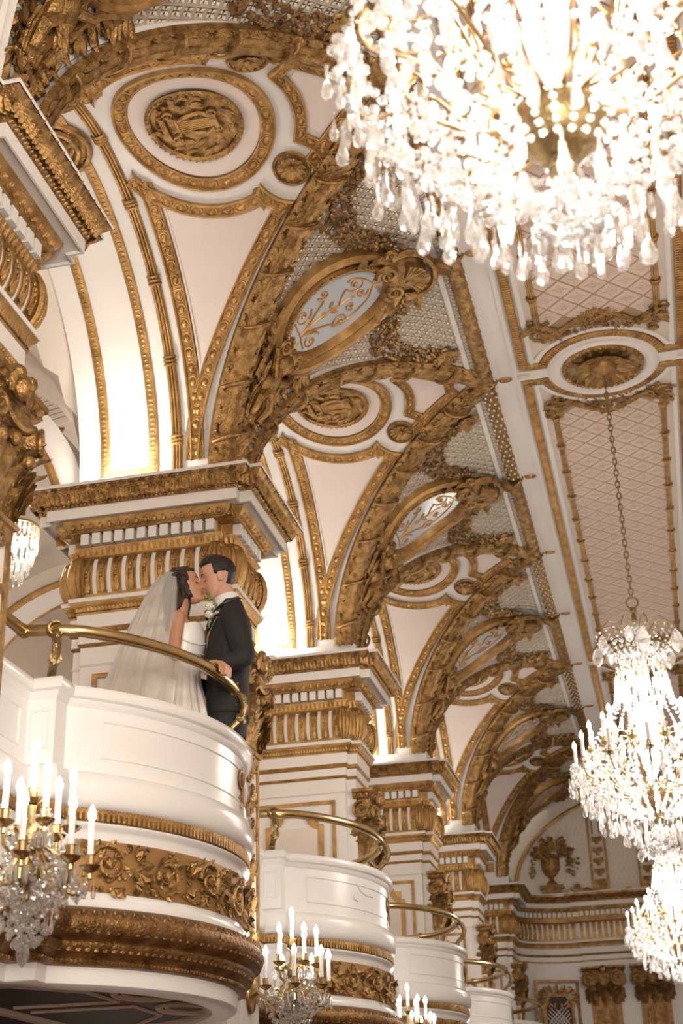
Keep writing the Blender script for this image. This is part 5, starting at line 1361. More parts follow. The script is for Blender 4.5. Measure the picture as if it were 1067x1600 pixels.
# two pilaster capitals on the end wall
def end_cap():
    c = thing('capital', None, 'capital')
    b = MB(); b.grid(np.array([[(x, y, z) for x, y in ((-w, 0), (-w, -d), (w, -d), (w, 0))] for z, w, d in ((3.7, .24, .06), (4.22, .24, .07), (4.5, .26, .12), (4.66, .30, .17))])); b.obj('bell', GOLDD, c)
    b = MB(); b.plan([(-.33, 0), (-.33, -.2), (.33, -.2), (.33, 0)], [(0, 4.66), (.01, 4.70), (.03, 4.72), (.03, 4.755), (-.2, 4.755)]); b.ball((0, -.23, 4.70), (.06, .05, .07), 8, 5); b.obj('abacus', GOLDD, c)
    for s_ in (-1, 1): b = MB().merge(volute(.125, .022, .10, s_), None, (s_ * .235, -.21, 4.55)); b.obj('volute', GOLDD, c)
    b = MB()
    for x, z, l in ((-.18, 4.16, .26), (0, 4.16, .30), (.18, 4.16, .26), (-.09, 4.30, .24), (.09, 4.30, .24), (-.25, 4.2, .3), (.25, 4.2, .3)): b.merge(m_leaf(l, .15, .10, 8), rotz(pi), (x, -.08, z))
    b.tube([(x, -.14, 4.50 - .07 * cos(x * 8)) for x in np.linspace(-.2, .2, 11)], .022, 6)
    for x in (-.11, .11):
        for k in range(5): b.tube([(x - .06 + .03 * k, -.075, 3.7), (x - .06 + .03 * k, -.075, 4.1)], .008, 5)
    b.obj('acanthus_leaves', GOLDD, c); return c
ec = end_cap()
for i, (x, lab) in enumerate(((-1.31, 'bronze scrolled pilaster capital on the end wall, left of two'), (-.52, 'bronze scrolled pilaster capital on the end wall, at the right edge'))):
    o = ec if i == 0 else copy_tree(ec); o.location = (x, YEND - .20, 0); o['label'] = lab; o['group'] = 'end wall capitals'
# grille panel low on the end wall, in the curve
gpn = thing('grille_panel_1', 'gilt framed lattice grille low in the curved corner of the end wall', 'grille', kind='structure'); gpn.location = (-2.08, YEND - .42, 0); gpn.rotation_euler = (0, 0, .45)
b = MB(); b.plan([(-.36, 2.8), (.36, 2.8), (.36, 4.55), (-.36, 4.55)], [(.02, 0), (.02, .03), (-.02, .03), (-.02, 0)], closed=True)
b.plan([(-.24, 2.9), (.24, 2.9), (.24, 4.2), (.14, 4.34), (-.14, 4.34), (-.24, 4.2)], [(.03, 0), (.03, .03), (-.03, .03), (-.03, 0)], closed=True)
for k in range(16): a = k * .41; R_leaf(b, .26 * cos(a), 4.30 + .10 * sin(a), a, .12, .07, .03, .03)
R_cluster(b, [(-.3, 4.42), (0, 4.36), (.3, 4.42)], .08, .05, .04, .02, 7); b.warp(wf).obj('gilt_frame', GOLDC, gpn)
b = MB()
for k in range(-16, 17):
    for s_ in (-1, 1):
        x0_ = k * .07; pts = [(x0_ + s_ * t, 2.95 + t) for t in np.linspace(0, 1.3, 27) if abs(x0_ + s_ * t) < .21]
        if len(pts) > 1: R_tube(b, [pts[0], pts[-1]], .008, .008, .01, 4)
b.warp(wf).obj('grille_lattice', WHITE, gpn, kind='stuff'); MB().box((0, -.002, 3.6), (.46, .004, 1.4)).obj('grille_backing', SHAD, gpn)

# ================================================================ THE COUPLE
SKIN_M = mat('skin_fair', (0.68, 0.38, 0.27), 0.5, 0, var=0.10, vscale=14)
SKIN_F = mat('skin_tan', (0.56, 0.29, 0.17), 0.48, 0, var=0.10, vscale=14)
for m_ in (SKIN_M, SKIN_F):
    bs = m_.node_tree.nodes['Principled BSDF']; bs.inputs['Subsurface Weight'].default_value = 0.12; bs.inputs['Subsurface Radius'].default_value = (.02, .008, .004); bs.inputs['Subsurface Scale'].default_value = .5
HAIR_M = mat('black_hair', (0.018, 0.012, 0.010), 0.42, 0, bump=0.6, scale=140, var=0.4, vscale=60)
HAIR_F = mat('dark_brown_hair', (0.035, 0.018, 0.012), 0.40, 0, bump=0.7, scale=120, var=0.5, vscale=40)
SUIT = mat('charcoal_suit_cloth', (0.018, 0.0165, 0.016), 0.75, 0, bump=0.25, scale=160, var=0.2, vscale=40, bump2=.35, scale2=16)
SATIN_D = mat('dark_satin', (0.015, 0.015, 0.016), 0.30)
SHIRT = mat('white_shirt', (0.85, 0.84, 0.83), 0.6)
DRESS = mat('ivory_satin', (0.86, 0.84, 0.80), 0.34, 0, bump=.2, scale=10)
TULLE = mat('ivory_tulle', (0.88, 0.83, 0.77), 0.7, 0, bump=.3, scale=20)
LIP = mat('lips', (0.50, 0.16, 0.13), 0.4); LASH = mat('dark_lashes', (0.02, 0.012, 0.01), 0.6); NAIL = mat('nail', (0.85, 0.70, 0.66), 0.25)
PETAL = mat('white_petals', (0.86, 0.85, 0.78), 0.6); GREEN = mat('green_leaf', (0.16, 0.30, 0.05), 0.5)
def veil_mat():
    m = bpy.data.materials.new('veil_tulle'); m.use_nodes = True; nt = m.node_tree; nt.nodes.clear()
    o = nt.nodes.new('ShaderNodeOutputMaterial'); t = nt.nodes.new('ShaderNodeBsdfTransparent'); d = nt.nodes.new('ShaderNodeBsdfDiffuse'); l = nt.nodes.new('ShaderNodeBsdfTranslucent')
    d.inputs[0].default_value = (.92, .89, .85, 1); l.inputs[0].default_value = (.92, .89, .85, 1)
    a = nt.nodes.new('ShaderNodeMixShader'); b = nt.nodes.new('ShaderNodeMixShader'); a.inputs[0].default_value = .5; 
    lw = nt.nodes.new('ShaderNodeLayerWeight'); lw.inputs[0].default_value = .35; mr = nt.nodes.new('ShaderNodeMapRange'); mr.inputs[3].default_value = .26; mr.inputs[4].default_value = .85
    nt.links.new(lw.outputs['Facing'], mr.inputs[0]); nt.links.new(mr.outputs[0], b.inputs[0])
    nt.links.new(d.outputs[0], a.inputs[1]); nt.links.new(l.outputs[0], a.inputs[2]); nt.links.new(t.outputs[0], b.inputs[1]); nt.links.new(a.outputs[0], b.inputs[2]); nt.links.new(b.outputs[0], o.inputs[0])
    return m
VEIL = veil_mat()

HZ = [-.122, -.116, -.102, -.080, -.055, -.03, 0, .03, .06, .09, .11, .118, .1205]
def head_mesh(wide=1.0, jaw=1.0, off=None, nz=84, nph=120, nose=1.0, lips=1.0):
    """head about its own centre, x forward; off(z, phi, x, y) pushes the skin out along the section"""
    z = np.concatenate([np.linspace(-.122, .10, nz - 10), np.linspace(.103, .1205, 10)])
    xf = np.interp(z, HZ, [.046, .070, .080, .078, .080, .083, .082, .089, .087, .068, .040, .020, .0])
    xb = np.interp(z, HZ, [.020, .004, -.020, -.048, -.062, -.083, -.098, -.105, -.101, -.080, -.050, -.028, .0])
    w = np.interp(z, HZ, [.012, .026, .040 * jaw, .050 * jaw, .058, .066, .071, .074, .071, .057, .037, .022, .0]) * wide
    ph = np.linspace(0, 2 * pi, nph, endpoint=False); ph = ph - .45 * np.sin(ph)
    cx = (xf + xb) / 2; ax = (xf - xb) / 2
    c, s_ = np.cos(ph), np.sin(ph)
    e = 0.96
    X = cx[:, None] + ax[:, None] * np.sign(c) * np.abs(c) ** e; Y = w[:, None] * np.sign(s_) * np.abs(s_) ** e
    Zg = np.repeat(z[:, None], nph, 1); front = (c > 0.05)[None]
    nb = np.interp(z, [-.056, -.051, -.045, -.036, -.02, 0, .018, .03], [0, .009, .021, .029, .020, .010, .003, 0]) * nose
    ny = np.interp(z, [-.05, -.04, -.02, .02], [.016, .0155, .011, .009])
    D = nb[:, None] * np.exp(-(Y / ny[:, None]) ** 2)
    for q in (-1, 1):
        D -= .011 * np.exp(-((Y - q * .030) / .015) ** 2 - ((Zg - .004) / .014) ** 2)
        D += .0050 * np.exp(-((Y - q * .030) / .011) ** 2 - ((Zg - .001) / .008) ** 2)
        D += .004 * np.exp(-((Y - q * .028) / .02) ** 2 - ((Zg - .026) / .009) ** 2)
        D += .004 * np.exp(-((Y - q * .036) / .016) ** 2 - ((Zg + .035) / .02) ** 2)
    D += lips * (.0075 * np.exp(-(Y / .018) ** 2 - ((Zg + .0675) / .0055) ** 2) + .0075 * np.exp(-(Y / .016) ** 2 - ((Zg + .0795) / .006) ** 2)) - .003 * np.exp(-(Y / .02) ** 2 - ((Zg + .092) / .006) ** 2) + .006 * np.exp(-(Y / .017) ** 2 - ((Zg + .108) / .010) ** 2)
    X = X + np.where(front, D, 0)
    if off is not None:
        o = off(Zg, np.repeat(ph[None], len(z), 0), X, Y)
        r = np.sqrt((X - cx[:, None]) ** 2 + Y ** 2) + 1e-9
        Zg = np.where(Zg < -.085, -.085 + (Zg + .085) * .25, Zg); up = np.clip((Zg - .03) / .09, 0, 1); o = np.maximum(o, -.85 * r)
        X = X + (X - cx[:, None]) / r * o * (1 - .4 * up); Y = Y + Y / r * o * (1 - .4 * up); Zg = Zg + o * up * .9
    b = MB(); b.grid(np.stack([X, Y, Zg], -1), cv=True)
    b.add(np.stack([X[0], Y[0], Zg[0]], -1), [tuple(range(nph))]); return b
def rot_xyz(pitch=0, roll=0, yaw=0):
    cp, sp = cos(pitch), sin(pitch); cr, sr = cos(roll), sin(roll); cy, sy = cos(yaw), sin(yaw)
    Ry = np.array([[cp, 0, -sp], [0, 1, 0], [sp, 0, cp]])     # pitch > 0 lifts the chin
    Rx = np.array([[1, 0, 0], [0, cr, -sr], [0, sr, cr]]); Rz = np.array([[cy, -sy, 0], [sy, cy, 0], [0, 0, 1]])
    return Rz @ Rx @ Ry
def loft(b, secs, n=32):
    """secs: (z, cx, cy, rx, ry)"""
    a = np.linspace(0, 2 * pi, n, endpoint=False); S = np.array(secs, float)
    zz = np.linspace(0, 1, len(S) * 4); S = np.stack([np.interp(zz, np.linspace(0, 1, len(S)), S[:, k]) for k in range(5)], -1)
    for _ in range(2): S[1:-1] = (S[:-2] + 2 * S[1:-1] + S[2:]) / 4
    e = .85; C_, S_ = np.sign(np.cos(a)) * np.abs(np.cos(a)) ** e, np.sign(np.sin(a)) * np.abs(np.sin(a)) ** e
    G = np.stack([S[:, 1][:, None] + S[:, 3][:, None] * C_, S[:, 2][:, None] + S[:, 4][:, None] * S_, np.repeat(S[:, 0][:, None], n, 1)], -1)
    G = np.concatenate([G[:1] * 0 + G[:1].mean(1, keepdims=True), G, G[-1:] * 0 + G[-1:].mean(1, keepdims=True)])
    return b.grid(G, cv=True)
def smooth_path(P, k=5):
    P = np.asarray(P, float); t = np.linspace(0, 1, len(P)); tt = np.linspace(0, 1, len(P) * k)
    Q = np.stack([np.interp(tt, t, P[:, i]) for i in range(P.shape[1])], -1)
    for _ in range(3): Q[1:-1] = (Q[:-2] + 2 * Q[1:-1] + Q[2:]) / 4
    return Q
def limb(b, pts, n=14):
    """pts: (x, y, z, r)"""
    Q = smooth_path(pts); b.tube(Q[:, :3], Q[:, 3], n)
    b.ball(Q[0, :3], Q[0, 3] * .98, 12, 8); b.ball(Q[-1, :3], Q[-1, 3] * .95, 12, 8); return b
def remesh(o, vox, it=3):
    m = o.modifiers.new('skin', 'REMESH'); m.mode = 'VOXEL'; m.voxel_size = vox; m.use_smooth_shade = True
    if it: s = o.modifiers.new('soften', 'SMOOTH'); s.factor = .5; s.iterations = it
    return o
E_ = np.array([.955, .298, 0]); N_ = np.array([-.298, .955, 0])
GRO = np.array([-2.235, 7.155, 2.92]); BRI = np.array([-2.475, 7.07, 2.92])
to_g = lambda w: (float(-(np.array(w) - GRO) @ E_), float(-(np.array(w) - GRO) @ N_), float(w[2] - GRO[2]))
to_b = lambda w: (float((np.array(w) - BRI) @ E_), float((np.array(w) - BRI) @ N_), float(w[2] - BRI[2]))
def hand_on_rail(b, y0, lift, conv, wrist_w, sc=1.0, thumb=1):
    """hand closed over the rail about world height 3.945; returns nail spots"""
    a = math.asin((y0 - YC[1]) / 1.225); n = np.array([cos(a), sin(a), 0]); t = np.array([-sin(a), cos(a), 0]); up = np.array([0, 0, 1.0])
    c = np.array([AC[0], YC[1], 3.945]) + n * 1.225 + up * (.041 + lift)
    W = lambda i, j, k: conv(c + n * i * sc + t * j * sc + up * k * sc)
    nails = []
    for k, j in enumerate((-.031, -.0105, .0105, .031)):
        L = (.86, 1.0, .96, .80)[k]
        P = [(-.045, j * .8, .006), (-.01, j, .014), (.022, j * 1.04, .012), (.045, j * 1.05, -.006), (.054 * L, j * 1.05, -.034 * L), (.046, j * 1.02, -.060 * L)]
        limb(b, [(*W(*p), r) for p, r in zip(P, (.0125, .0115, .0105, .0095, .0088, .0072))], 8)
        nails.append(W(.054, j * 1.02, -.056 * L))
    limb(b, [(*W(-.055, 0, .004), .019), (*W(-.02, .012, .004), .016), (*W(.0, .018, .004), .014)], 8); limb(b, [(*W(-.055, 0, .004), .019), (*W(-.02, -.012, .004), .016), (*W(.0, -.018, .004), .014)], 8)
    limb(b, [(*W(-.06, thumb * .012, .002), .0135), (*W(-.045, thumb * .046, -.002), .0115), (*W(-.020, thumb * .062, -.001), .010), (*W(.004, thumb * .060, .002), .0085)], 8)
    limb(b, [(*conv(wrist_w), .024), (*W(-.07, 0, .004), .022)], 10)
    return nails

# ---------------------------------------------------------------- groom
gr_ = thing('person', 'groom in a dark charcoal suit kissing the bride, hand on the brass rail', 'person', tuple(GRO), math.atan2(-.298, -.955), 'bridal couple')
HG = np.array([.072, .010, 1.745]); RG = rot_xyz(-.26, -.16, .05)
wr = np.array([AC[0] + 1.10, YC[1] - .02, 4.03])
b = MB(); b.merge(head_mesh(1.0, 1.12), RG, HG)
for q in (-1, 1):
    e = MB(); e.tube([(.0 + .017 * cos(t), 0, .028 * sin(t)) for t in np.linspace(-2.6, 2.4, 14)], .0055, 6); e.ball((0, 0, 0), (.016, .008, .027), 10, 6)
    e2 = MB().merge(e, rot_xyz(0.25, 0, q * .35), (-.012, q * .074, -.005)); b.merge(e2, RG, HG)
limb(b, [(-.005, 0, 1.42, .075), (-.005, 0, 1.52, .062), (.02, .004, 1.60, .058), (.045, .008, 1.68, .055)])
loft(b, [(.86, .015, 0, .10, .16), (1.0, .015, 0, .11, .165), (1.15, .01, 0, .10, .145), (1.30, .0, 0, .11, .165), (1.42, -.01, 0, .10, .185), (1.50, -.012, 0, .07, .13)])
for q in (-1, 1): limb(b, [(.02, q * .09, .90, .085), (.035, q * .09, .70, .075), (.045, q * .085, .48, .058), (.03, q * .085, .30, .055), (.02, q * .08, .09, .042)]); limb(b, [(.0, q * .085, .05, .04), (.12, q * .095, .035, .036), (.17, q * .10, .03, .026)])
el_l = (-.085, .27, 1.175); wl = to_g(wr)
limb(b, [(-.012, .175, 1.44, .055), (-.045, .215, 1.33, .048), (*el_l, .041), (*[(el_l[i] * .5 + wl[i] * .5) for i in range(3)], .036), (*wl, .025)])
limb(b, [(-.01, -.175, 1.44, .055), (.0, -.23, 1.30, .048), (.04, -.24, 1.17, .041), (.16, -.16, 1.16, .034), (.24, -.08, 1.17, .026)])
for j in range(4): limb(b, [(.25, -.07, 1.20 - j * .02, .012), (.29, -.04, 1.205 - j * .021, .010), (.305, .0, 1.20 - j * .021, .008)], 8)
limb(b, [(.23, -.08, 1.18, .022), (.27, -.055, 1.17, .018)], 8); limb(b, [(.24, -.08, 1.20, .012), (.27, -.08, 1.235, .009)], 8)
nl = hand_on_rail(b, 6.745, .006, to_g, wr, 1.0, 1)
remesh(b.obj('body', SKIN_M, gr_), .0029, 1)
# hair: swept back, short sides
def off_m(Z, P, X, Y):
    ang = np.abs(np.where(P > pi, P - 2 * pi, P))
    top = ss(.070, .084, Z) ; sides = ss(1.15, 1.35, ang) * ss(-.01, .02, Z); back = ss(1.95, 2.25, ang) * ss(-.075, -.05, Z); burn = ss(1.22, 1.32, ang) * (1 - ss(1.62, 1.75, ang)) * ss(-.04, -.025, Z)
    ear = (1 - ss(.010, .02, Z)) * ss(1.45, 1.6, ang) * (1 - ss(1.9, 2.05, ang))
    m = np.maximum.reduce([top, sides, back, burn * .45]) * (1 - ear * .95)
    vol = .008 + .012 * ss(.05, .10, Z) * ss(2.9, .6, ang) + .0012 * np.sin(ang * 40 + Z * 60)
    return -.018 + m * (vol + .018)
b = MB().merge(head_mesh(1.02, 1.1, off_m, nose=0, lips=0), RG, HG); b.obj('hair', HAIR_M, gr_, sharp=0)
# brows, lashes, mouth line
def face_bits(par, R_, H_, hairm, lipm, wide=1.0, lash=.0016, wl_=0):
    b = MB()
    for q in (-1, 1):
        p = np.array([(.0925 - .55 * abs(y) ** 1.35 * 1.8, q * y, .0235 + .006 * sin((y - .014) / .034 * pi)) for y in np.linspace(.014, .048, 8)]); b.tube(p @ R_.T + H_, [.0015, .003, .0032, .003, .0026, .0022, .0016, .001], 6)
    b.obj('eyebrows', hairm, par)
    b = MB()
    for q in (-1, 1):
        p = np.array([(.0835 - .45 * (y - .012) ** 1.2 * 1.4, q * y, -.006 - .004 * sin((y - .016) / .030 * pi)) for y in np.linspace(.017, .044, 8)]); b.tube(p @ R_.T + H_, lash, 5)
    b.obj('eyelashes', LASH, par)
    b = MB(); p = np.array([(.0835 - 7.0 * y * y, y, -.0735) for y in np.linspace(-.022, .022, 9)]); b.tube(p @ R_.T + H_, [.001, .003, .0042, .0048, .005, .0048, .0042, .003, .001], 6); b.obj('lips', lipm, par)
face_bits(gr_, RG, HG, HAIR_M, LIP)
# suit
b = MB()
loft(b, [(.905, .012, 0, .118, .195), (1.0, .012, 0, .122, .192), (1.12, .012, 0, .115, .175), (1.22, .008, 0, .118, .178), (1.34, .002, 0, .124, .195), (1.43, -.008, 0, .115, .205), (1.485, -.016, 0, .088, .17), (1.54, -.014, 0, .072, .100), (1.575, -.006, 0, .068, .078), (1.60, .0, 0, .066, .070)])
limb(b, [(-.012, .165, 1.455, .070), (-.025, .195, 1.41, .070), (-.048, .225, 1.31, .064), (*el_l, .058), (*[(el_l[i] * .55 + wl[i] * .45) for i in range(3)], .052), (*[(el_l[i] * .14 + wl[i] * .86) for i in range(3)], .043)], 18)
limb(b, [(-.012, -.165, 1.455, .070), (-.01, -.215, 1.38, .066), (.0, -.245, 1.28, .06), (.035, -.25, 1.17, .056), (.13, -.19, 1.155, .048), (.19, -.13, 1.16, .042)], 18)
j = remesh(b.obj('jacket', SUIT, gr_, 'dark charcoal suit jacket'), .006, 3)
b = MB()
for q in (-1, 1):   # lapels, satin edged
    L = [(.075, .050, 1.545), (.112, .085, 1.47), (.124, .100, 1.42), (.130, .070, 1.36), (.132, .035, 1.27), (.130, .012, 1.20)]
    I = [(.072, .020, 1.54), (.118, .030, 1.46), (.126, .035, 1.41), (.130, .030, 1.36), (.132, .012, 1.28), (.130, .0, 1.20)]
    b.grid(np.array([[(x + .004, q * y, z) for x, y, z in L], [(x + .010, q * y, z) for x, y, z in I]])); b.tube([(x + .003, q * y, z) for x, y, z in L], .004, 6)
    b.tube([(-.056, q * .02, 1.607), (-.042, q * .055, 1.600), (.0, q * .074, 1.582), (.045, q * .068, 1.560), (.078, q * .050, 1.540)], [.012, .013, .012, .010, .006], 8)
b.obj('lapels', SATIN_D, gr_)
b = MB()
for z, r in ((1.585, .066), (1.60, .063)): pass
t_ = np.linspace(0, 2 * pi, 30, endpoint=False)
b.grid(np.array([[(.020 + dx + r * cos(t), r * .97 * sin(t), z + .0 - .018 * cos(t)) for t in t_] for r, z, dx in ((.068, 1.575, -.004), (.069, 1.60, 0), (.066, 1.630, .006), (.063, 1.634, .006), (.062, 1.60, .002))]), cv=True)
b.grid(np.array([[(.118, y * .5, 1.50), (.128, y, 1.42), (.130, y * .8, 1.33), (.131, y * .3, 1.25)] for y in (-.03, 0, .03)]))
b.obj('shirt', SHIRT, gr_, 'white shirt collar and front')
b = MB(); c0 = np.array([(el_l[i] * .12 + wl[i] * .88) for i in range(3)]); c1 = np.array(wl) * 1.0 + (np.array(wl) - np.array(el_l)) * .06; b.tube([c0, c0 * .5 + c1 * .5, c1], [.034, .035, .034], 14); b.obj('shirt_cuff', SHIRT, gr_)
b = MB(); b.ball((.137, .0, 1.52), (.012, .014, .012), 8, 5)
for q in (-1, 1): b.ball((.132, q * .032, 1.52), (.012, .026, .018), 8, 5)
b.obj('bow_tie', SATIN_D, gr_)
b = MB(); loft(b, [(.80, .016, 0, .105, .165), (.90, .014, 0, .113, .172), (1.02, .012, 0, .11, .165)])
for q in (-1, 1): limb(b, [(.016, q * .088, .90, .098), (.03, q * .088, .70, .088), (.04, q * .085, .48, .075), (.03, q * .085, .28, .070), (.025, q * .085, .09, .068)], 16)
remesh(b.obj('trousers', SUIT, gr_), .008, 2)
b = MB()
for q in (-1, 1): limb(b, [(-.02, q * .085, .045, .046), (.10, q * .095, .042, .044), (.185, q * .10, .030, .030)], 12); b.box((.07, q * .092, .008), (.27, .085, .016))
b.obj('shoes', SATIN_D, gr_)
bt = thing('boutonniere', 'white rose boutonniere with green leaves pinned on the groom\'s lapel', 'flower'); 
b = MB(); rr = random.Random(6); c = np.array([.112, .128, 1.520]); c2 = c + np.array([.004, .004, -.048])
for cc, R_ in ((c, .030), (c2, .027)):
    b.ball(cc, R_ * .7, 10, 7)
    for k in range(16):
        a = k * 2.4; u = 1 - (k + .5) / 16 * 1.5; q = sqrt(max(0, 1 - u * u)); b.ball(cc + R_ * .62 * np.array([q * cos(a) * .9, q * sin(a), u]), (R_ * .42, R_ * .42, R_ * .30), 8, 5)
b.obj('petals', PETAL, bt)
b = MB()
for (dx, dy, dz, a) in ((-.02, .03, .0, .4), (-.03, .02, -.015, 1.0), (.0, .03, .02, -.2), (-.01, .035, -.03, 2.0), (0, .01, .045, 0)): b.merge(m_leaf(.045, .022, .01), rot_xyz(a, 0, -1.0), c + (dx, dy, dz))
b.tube([c2 + (0, 0, -.02), c2 + (.0, .004, -.075)], .004, 6); b.tube([c2 + (0, .004, -.02), c2 + (.004, .012, -.07)], .003, 6); b.obj('leaves', GREEN, bt)
bt.location = gr_.location; bt.rotation_euler = gr_.rotation_euler

# ---------------------------------------------------------------- bride
br_ = thing('person', 'bride in a strapless ivory gown and long veil, kissing the groom', 'person', tuple(BRI), math.atan2(.298, .955), 'bridal couple')
HB = np.array([.004, .008, 1.690]); RB = rot_xyz(.30, .10, -.20)
wrb = np.array([AC[0] + 1.09, YC[1] - .245, 4.015])
b = MB(); b.merge(head_mesh(.95, .93, nose=.85, lips=1.15), RB * .92, HB)
limb(b, [(-.028, 0, 1.42, .058), (-.026, 0, 1.50, .046), (-.018, .005, 1.57, .043), (-.012, .01, 1.64, .045)])
loft(b, [(.90, -.02, 0, .11, .17), (1.02, -.02, 0, .11, .165), (1.16, -.005, 0, .082, .118), (1.26, .0, 0, .088, .125), (1.36, .005, 0, .098, .145), (1.43, -.015, 0, .072, .155), (1.47, -.025, 0, .05, .13), (1.50, -.026, 0, .045, .07)])
for q in (-1, 1): b.ball((.05, q * .062, 1.345), (.058, .056, .058), 14, 8)
for q in (-1, 1): limb(b, [(-.02, q * .08, .95, .085), (-.01, q * .08, .72, .07), (.0, q * .075, .5, .052), (-.01, q * .07, .3, .048), (-.02, q * .06, .12, .034)]); limb(b, [(-.03, q * .06, .10, .03), (.04, q * .065, .045, .028), (.10, q * .07, .02, .02)])
elr = (-.045, -.235, 1.20); wb = to_b(wrb)
limb(b, [(-.028, -.150, 1.445, .040), (-.035, -.178, 1.36, .038), (*elr, .031), (*[(elr[i] * .5 + wb[i] * .5) for i in range(3)], .028), (*wb, .020)])
limb(b, [(-.025, .150, 1.445, .040), (.0, .19, 1.34, .036), (.04, .20, 1.22, .031), (.09, .12, 1.27, .026), (.125, .02, 1.335, .020), (.135, -.015, 1.36, .020)])
for k in range(4): limb(b, [(.135, -.02 + k * .004, 1.372 - k * .017, .0095), (.152, -.055, 1.375 - k * .018, .008), (.150, -.082, 1.372 - k * .018, .0065)], 8)
limb(b, [(.13, -.015, 1.375, .011), (.142, -.035, 1.405, .008)], 8)
nb_ = hand_on_rail(b, 6.690, -.004, to_b, wrb, .86, 1)
remesh(b.obj('body', SKIN_F, br_), .0029, 1)
face_bits(br_, RB * .92, HB, HAIR_F, LIP, lash=.0024)
b = MB()
for p in nl: b.ball(tuple(BRI * 0 + np.array(to_b(GRO - E_ * p[0] - N_ * p[1] + np.array([0, 0, p[2]])))), .0001, 4, 3)
def off_f(Z, P, X, Y):
    ang = np.abs(np.where(P > pi, P - 2 * pi, P))
    m = np.maximum.reduce([ss(.066, .084, Z), ss(.86, 1.10, ang) * ss(-.03, .05, Z), ss(1.06, 1.26, ang) * ss(-.06, -.01, Z), ss(1.22, 1.4, ang) * ss(-.13, -.07, Z)])
    return -.020 + m * (.029 + .010 * ss(1.3, 2.6, ang) + .0025 * np.sin(P * 17 + Z * 40))
b = MB().merge(head_mesh(.97, .95, off_f, nose=0, lips=0), RB * .94, HB)
for k in range(34):     # loose waves falling behind the neck
    u = (k % 17 - 8) / 8; lay = k // 17; y = u * .068; x0 = -.055 - .028 * (1 - u * u) - .012 * lay + .02 * abs(u); ph_ = rnd.uniform(0, 6)
    ln = .30 + rnd.uniform(-.05, .05) - .04 * lay
    b.tube([(x0 - .012 * sin(t * 3.0) + .030 * t * (0.2 - abs(u)) * 2 + .009 * sin(9 * t + ph_), y * (1 + .25 * t) + .009 * cos(8 * t + ph_), 1.745 - ln * t) for t in np.linspace(0, 1, 14)], [.011, .015, .017, .018, .018, .018, .018, .017, .016, .014, .012, .010, .007, .003], 7)
for k in range(16):     # side waves over the shoulder blade
    q_ = -1 if k % 2 else 1; x0 = -.065 + .0085 * (k // 2); ph_ = rnd.uniform(0, 6); ln = .26 - .012 * (k // 2)
    b.tube([(x0 - .012 * t + .007 * sin(8 * t + ph_), q_ * (.062 - .012 * t + .006 * cos(7 * t + ph_)), 1.735 - ln * t) for t in np.linspace(0, 1, 14)], [.010, .013, .015, .016, .016, .016, .016, .015, .015, .013, .011, .009, .006, .003], 7)
for y, x in ((-.056, .02), (-.05, .028), (.06, .02)): b.tube([(x + .004 * sin(7 * t), y - .01 * sin(5 * t), 1.60 - .16 * t) for t in np.linspace(0, 1, 10)] if x == .028 else [(x - .02 - .02 * t + .006 * sin(8 * t), y - .008 * sin(6 * t), 1.74 - .18 * t) for t in np.linspace(0, 1, 10)], np.linspace(.009, .003, 10), 6)
b.obj('hair', HAIR_F, br_, sharp=0)
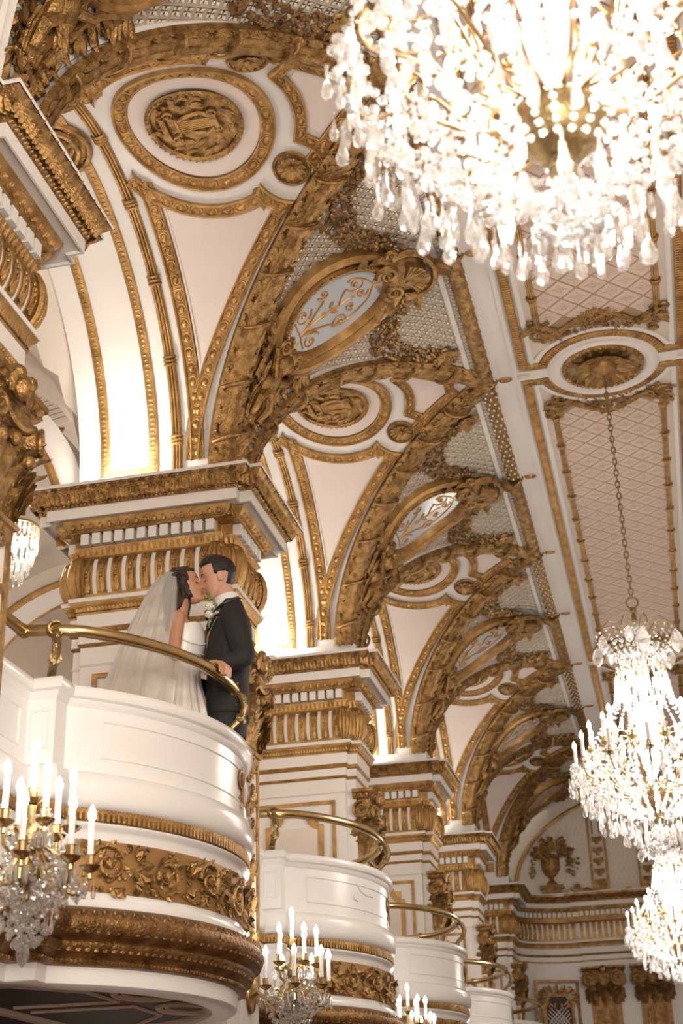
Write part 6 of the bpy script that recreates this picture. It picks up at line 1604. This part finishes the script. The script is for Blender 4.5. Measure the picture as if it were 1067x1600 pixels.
# gown: fitted bodice, full pleated skirt
b = MB(); a = np.linspace(0, 2 * pi, 64, endpoint=False); G = []
for z, cx, rx, ry in ((1.17, -.005, .092, .128), (1.22, -.002, .093, .127), (1.28, .004, .102, .138), (1.33, .010, .114, .152), (1.37, .010, .116, .158), (1.40, .006, .108, .160), (1.42, .004, .102, .158)):
    G.append([(cx + rx * cos(t) + (.008 if cos(t) > 0 and z > 1.28 else 0) * (1 - abs(sin(t))) * 0, ry * sin(t), z + (.022 * (cos(2 * abs((t if t < pi else 2 * pi - t) - .55)) - .2) if z > 1.39 and cos(t) > 0 else 0) - (.03 if z > 1.39 and cos(t) < -.2 else 0)) for t in a])
G.append([(p[0] * .93, p[1] * .93, p[2] - .004) for p in G[-1]])
b.grid(np.array(G), cv=True)
for z0, w_ in ((1.27, .02), (1.33, .03)): b.tube([(.008 + (.106 if z0 < 1.3 else .117) * cos(t), (.140 if z0 < 1.3 else .154) * sin(t), z0 + w_ * sin(2 * t + .6)) for t in np.linspace(-1.9, 1.9, 30)], .0035, 5)
b.obj('bodice', DRESS, br_, 'smooth strapless satin bodice')
b = MB(); n = 160; a = np.linspace(0, 2 * pi, n, endpoint=False); G = []
for k, w_ in enumerate(np.linspace(0, 1, 26)):
    z = 1.185 - 1.17 * w_; q = w_ ** .62
    fr = .094 + .075 * ss(0, .4, w_) + .03 * w_; bk = .094 + .50 * q; sd = .128 + .30 * q
    rx = np.where(np.cos(a) > 0, fr, bk); fold = .020 * ss(0, .25, w_) * (np.sin(a * 19 + 1.2 * np.sin(w_ * 3)) + .5 * np.sin(a * 31 + 2)) * np.where(np.cos(a) > .5, .5, 1)
    G.append(np.stack([(rx + fold) * np.cos(a), (sd + fold) * np.sin(a), np.full(n, z)], -1))
b.grid(np.array(G), cv=True); b.obj('skirt', TULLE, br_, 'full pleated tulle skirt')
# veil, two layers from the back of the crown to below the rail
for lay in (0, 1):
    b = MB(); nu, nv = 90, 50; G = []
    for i, u in enumerate(np.linspace(-1, 1, nu)):
        col = []
        for v_ in np.linspace(0, 1, nv):
            z = 1.775 - .055 * (u * u) - 1.45 * v_ + .02 * lay * 0
            ry = .088 + .045 * ss(0, .12, v_) + .24 * v_ ** .8; bx = .085 + (.23 * v_ ** .55 + .33 * v_) * (1.0 - .10 * lay)
            th_ = u * (1.75 - .30 * v_ - .10 * lay); fo = (.014 + .030 * v_) * (sin(u * 23 + lay * 2) + .5 * sin(u * 41 + 3 * v_ + lay)) * ss(.0, .25, v_)
            x = -.046 - bx * .92 * cos(th_) * (1 if abs(th_) < pi / 2 else .35) - fo * cos(th_); y = (ry + fo) * sin(th_)
            if v_ < .06: k = v_ / .06; x = -.075 + (x + .075) * k ** .5; z = 1.78 - .9 * (1 - k ** .5) * 0 - .055 * u * u * k - 1.45 * v_ * k ** .5; y = y * k ** .4
            col.append((x, y, z))
        G.append(col)
    b.grid(np.array(G)); b.obj('veil', VEIL, br_, 'long translucent ivory veil', sharp=0)
